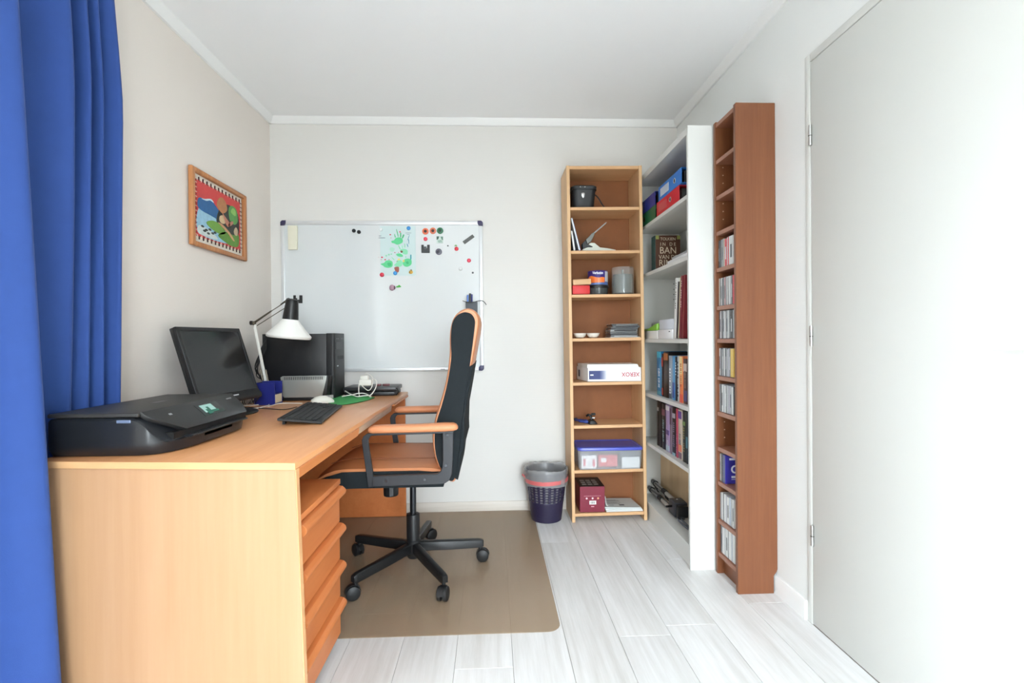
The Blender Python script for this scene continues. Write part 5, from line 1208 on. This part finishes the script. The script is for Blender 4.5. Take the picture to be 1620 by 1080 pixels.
book('dark green black book with yellow prints', *prow(8), .246, z, (36, 46, 44), (10, (150, 140, 90), .2, .7), g5, bands=((.72, .8, (120, 150, 90)),))
book('dark teal book at the near end of the fifth white shelf', *prow(9), .248, z, (34, 48, 54), None, g5, bands=((.3, .52, (92, 140, 152)),))
# -------- bottom: wooden board, tripod, carrier and straps
z = BS[5]
tag(G().prism([(1.03, 2.955), (1.024, 2.945), (1.118, 2.61), (1.126, 2.613)], 'z', z+.0006, z+.325).build('wooden_board', wood('maple_board', (206, 176, 136), (226, 200, 162), 'z', fine=30), bev=.001, seg=1), 'pale wooden board standing inside the bottom of the white bookcase', 'board')
tp = thing('tripod', 'folded silver and black camera tripod on the lowest white shelf', 'tripod', (.985, 2.72, z))
far, near = Vector((.975, 2.925, z+.058)), Vector((.985, 2.60, z+.046))
tm = M('tripod_silver', (176, 176, 172), .4, .3); dirv = (near-far).normalized(); sd = dirv.cross(Vector((0, 0, 1))).normalized(); u3 = sd.cross(dirv)
for k, (a, b) in enumerate(((-.022, -.014), (.024, -.016), (.002, .022))):
    o_ = sd*a+u3*b
    lg = G().tube([far+o_+dirv*.03, near+o_], .0115, 12).build('leg', tm, tp)
    G().tube([far+o_-dirv*.012, far+o_+dirv*.034], [.013, .018], 12).build('foot', black_m, lg)
    G().tube([far+o_+dirv*.15, far+o_+dirv*.20], .0145, 10).build('clamp', black_m, lg)
    G().tube([far+o_+sd*.008+u3*.008+dirv*.05, near+o_*.8+u3*.006], .0055, 8).build('inner_tube', M('tripod_dark', (90, 90, 88), .4, .4), lg)
Th = frame(near, sd, u3)
box('head', M('tripod_head', (50, 52, 58), .45), tp, -.036, .036, -.038, .040, -.07, .012, .008, 3, T=Th)
box('head_mark', paper_m, tp, -.004, .004, .0395, .0408, -.02, -.012, T=Th)
box('plate', black_m, tp, -.028, .028, -.03, .03, -.1, -.07, .005, T=Th)
G().tube([near+sd*.03+u3*.01+dirv*.03, near+sd*.075+u3*.02+dirv*.06], .006, 8).build('pan_handle', black_m, tp)
box('red_tab', M('red_tab', (206, 92, 70), .5), tp, -.042, -.036, -.03, -.012, -.02, .006, T=Th)
tag(G().prism([(1.075, 2.455), (1.068, 2.45), (1.03, 2.34), (1.037, 2.336)], 'z', z+.0006, z+.14).build('printed_bag', M('pale_print_bag', (206, 206, 214), .5, var=.25, vscale=40), bev=.001, seg=1), 'pale printed packet near the tripod head', 'packet')
for k, lab in enumerate(('outer grey carrying strap beside the tripod head', 'inner grey carrying strap beside the tripod head')):
    o_ = .018*k
    pth = crom([(.975+o_, 2.50, z+.004), (.945+o_, 2.47, z+.02), (.935+o_, 2.42, z+.022), (.95+o_, 2.34, z+.012), (.985+o_, 2.28, z+.005)], 5)
    rings = [[(p.x, p.y, p.z), (p.x+.002, p.y, p.z), (p.x+.002, p.y, p.z+.012), (p.x, p.y, p.z+.012)] for p in pth]
    tag(G().loft(rings).build('carrying_strap', M('strap_grey', (84, 88, 96), .7)), lab, 'strap', 'straps beside the tripod')

# ================================================================== BROWN CD TOWER
TX0, TX1, TY0, TY1 = 1.0035, XR-.0012, 1.967, 2.167
br = wood('brown_stain', (110, 62, 36), (130, 81, 50), 'z', rough=.42, fine=90, stretch=20, contrast=.8)
br_e = M('brown_edge', (150, 98, 74), .4, var=.08, vscale=40)
cd_t = thing('cd_tower', 'tall narrow brown CD tower beside the door', 'shelf', ((TX0+TX1)/2, (TY0+TY1)/2, 0))
for y0, y1 in ((TY0, TY0+.018), (TY1-.018, TY1)):
    nt_ = .016
    pl = [(TX0, 0), (TX1-nt_, 0), (TX1-nt_, .072), (TX1-.004, .088), (TX1, .10), (TX1, 2.018), (TX1-.002, 2.02), (TX0+.003, 2.02), (TX0, 2.016)]
    G().prism(pl, 'y', y0, y1).build('side_panel', br, cd_t, bev=.001, seg=1)
box('back_panel', M('brown_back', (104, 58, 32), .5), cd_t, TX1-.006, TX1-.002, TY0+.0182, TY1-.0182, .10, 2.0)
box('top_panel', br_e, cd_t, TX0+.004, TX1-.006, TY0+.0182, TY1-.0182, 1.994, 2.012, .001, 1)
TS = [1.847, 1.686, 1.528, 1.366, 1.197, 1.052, .887, .727, .570, .416, .246, .098]
for z in TS: box('shelf', br_e, cd_t, TX0+.003, TX1-.0065, TY0+.0183, TY1-.0183, z-.018, z, .001, 1)
box('plinth', br, cd_t, TX0+.03, TX0+.046, TY0+.0183, TY1-.0183, 0, .0795)
for i, z in enumerate(TS[:3]+[TS[8]]):
    for dz_ in (-.03, -.065, -.1): G().cyl((TX0+.035, TY1-.0175, z+dz_+(.0 if i < 3 else .14)), (TX0+.035, TY1-.0195, z+dz_+(.0 if i < 3 else .14)), .0028, 8).build('peg_hole', M('peg_pale', (206, 176, 150), .6), cd_t)
# discs: far to near, (colour, thickness mm)
W_, LG, GR, DG, BK, CR = (222, 222, 220), (176, 178, 180), (120, 122, 124), (64, 66, 70), (24, 25, 28), (206, 198, 180)
PK, RD, YL, LI, BL = (206, 150, 150), (206, 42, 58), (222, 184, 62), (176, 172, 184), (176, 186, 204)
rowsd = {
 3: ('fourth', [(DG, 10), (DG, 10), (GR, 10), (LG, 10), (GR, 6), (CR, 10), (RD, 22), (W_, 6), (RD, 10), (W_, 38)]),
 4: ('fifth', [(CR, 10), (GR, 10), (W_, 10), (DG, 10), (GR, 10), (PK, 12), (GR, 10), (W_, 10), (BK, 6), (W_, 12), (LG, 14), (DG, 10), (RD, 24)]),
 5: ('sixth', [(DG, 10), (W_, 10), (GR, 10), (BK, 6), (LG, 14), (W_, 12), (BK, 6), (LG, 14), (W_, 8), (GR, 12), (BK, 24), (LG, 10)]),
 6: ('seventh', [(W_, 12), (DG, 10), (LG, 10), (DG, 8), (W_, 12), (BK, 6), (GR, 12), (LG, 10), (LI, 12), (GR, 10), (YL, 28)]),
 7: ('eighth', [(LG, 10), (BK, 10), (W_, 14), (LG, 12), (W_, 12), (GR, 8), (LG, 16), (LI, 14), (LG, 14), (W_, 14), (BK, 10)]),
 9: ('tenth', [(W_, 8), (GR, 10), (BK, 10)]),
 10: ('eleventh', [(LG, 12), (W_, 16), (DG, 6), (W_, 20), (LI, 8), (W_, 22), (BL, 14), (LG, 12), (W_, 16)]),
 11: ('twelfth', [(DG, 10), (LG, 8), (W_, 22), (LG, 8), (W_, 24), (DG, 4), (W_, 26), (BL, 6), (W_, 24)])}
cname = {W_: 'white', LG: 'light grey', GR: 'grey', DG: 'dark grey', BK: 'black', CR: 'cream', PK: 'pink', RD: 'red', YL: 'yellow', LI: 'lilac grey', BL: 'pale blue'}
ordn = ('first', 'second', 'third', 'fourth', 'fifth', 'sixth', 'seventh', 'eighth', 'ninth', 'tenth', 'eleventh', 'twelfth', 'thirteenth', 'fourteenth')
cx0 = TX0+.012; caseh = .1245
clear_cd = thin_film('cd_case_clear', (210, 214, 216), .1, .12, .6)
mesh_cache = {}
for si, (on, lst) in rowsd.items():
    z = TS[si]+.0004; y = TY1-.0188; tot = sum(t for _, t in lst)/1000; k = min(1.0, .162/tot) if si != 9 else 1
    for i, (c, t) in enumerate(lst):
        th = t/1000*k; h = caseh-(.004 if (i*7+si) % 5 == 0 else 0); key = (c, round(th, 5), h)
        r = thing('cd_case', '%s spined CD case, %s from left, %s shelf of the brown tower' % (cname[c], ordn[i], on), 'CD case', (cx0, y-th, z), group='CD cases in the brown tower')
        if key not in mesh_cache:
            insert = G().box(.0008, .125, .0012, th-.0012, .002, h-.002).build('spine_insert', M('cd_%d_%d_%d' % c, c, .4), r, local=True, smooth=0)
            shell = G().box(0, .140, .0003, th-.0003, 0, h).build('jewel_case', clear_cd, r, .0008, 1, local=True, smooth=0)
            mesh_cache[key] = (insert.data, shell.data)
        else:
            for nm, me in zip(('spine_insert', 'jewel_case'), mesh_cache[key]):
                o = bpy.data.objects.new(nm, me); col.objects.link(o); o.parent = r; MW[o.name] = MW[r.name]
        if (i+si) % 3 == 0 and th > .007:
            G().box(-.0006, -.0001, th*.3, th*.6, h*.25, h*.7).build('spine_title', M('cd_ink_%d' % (sum(c) > 400), (90, 92, 98) if sum(c) > 400 else (200, 200, 204), .5), r, local=True, smooth=0)
        y -= th
    if si == 9:
        r = thing('blue_cd_box', 'blue CD box with white lettering facing the room in the brown tower', 'CD case', (cx0, y-.024, z))
        G().box(.0, .142, 0, .024, 0, caseh).build('case', M('cd_blue', (62, 58, 158), .3), r, .001, 1, local=True)
        G().box(-.0006, .0, .003, .021, .004, caseh-.004).build('spine_strip', M('cd_slate', (86, 92, 120), .4), r, local=True)
        wi_ = M('cd_white_ink', (226, 230, 240), .5)
        text('lettering', 'Cl', .05, wi_, r, Matrix.Translation((cx0+.047, y-.0244, z+.062)) @ Matrix.Rotation(PI/2, 4, 'X'), bold=.0012)
        for (a, b, c_, d_) in ((.018, .06, .104, .113), (.027, .06, .026, .035), (.027, .06, .019, .021)):
            G().box(a, b, -.0005, -.0001, c_, d_).build('print', wi_, r, local=True)
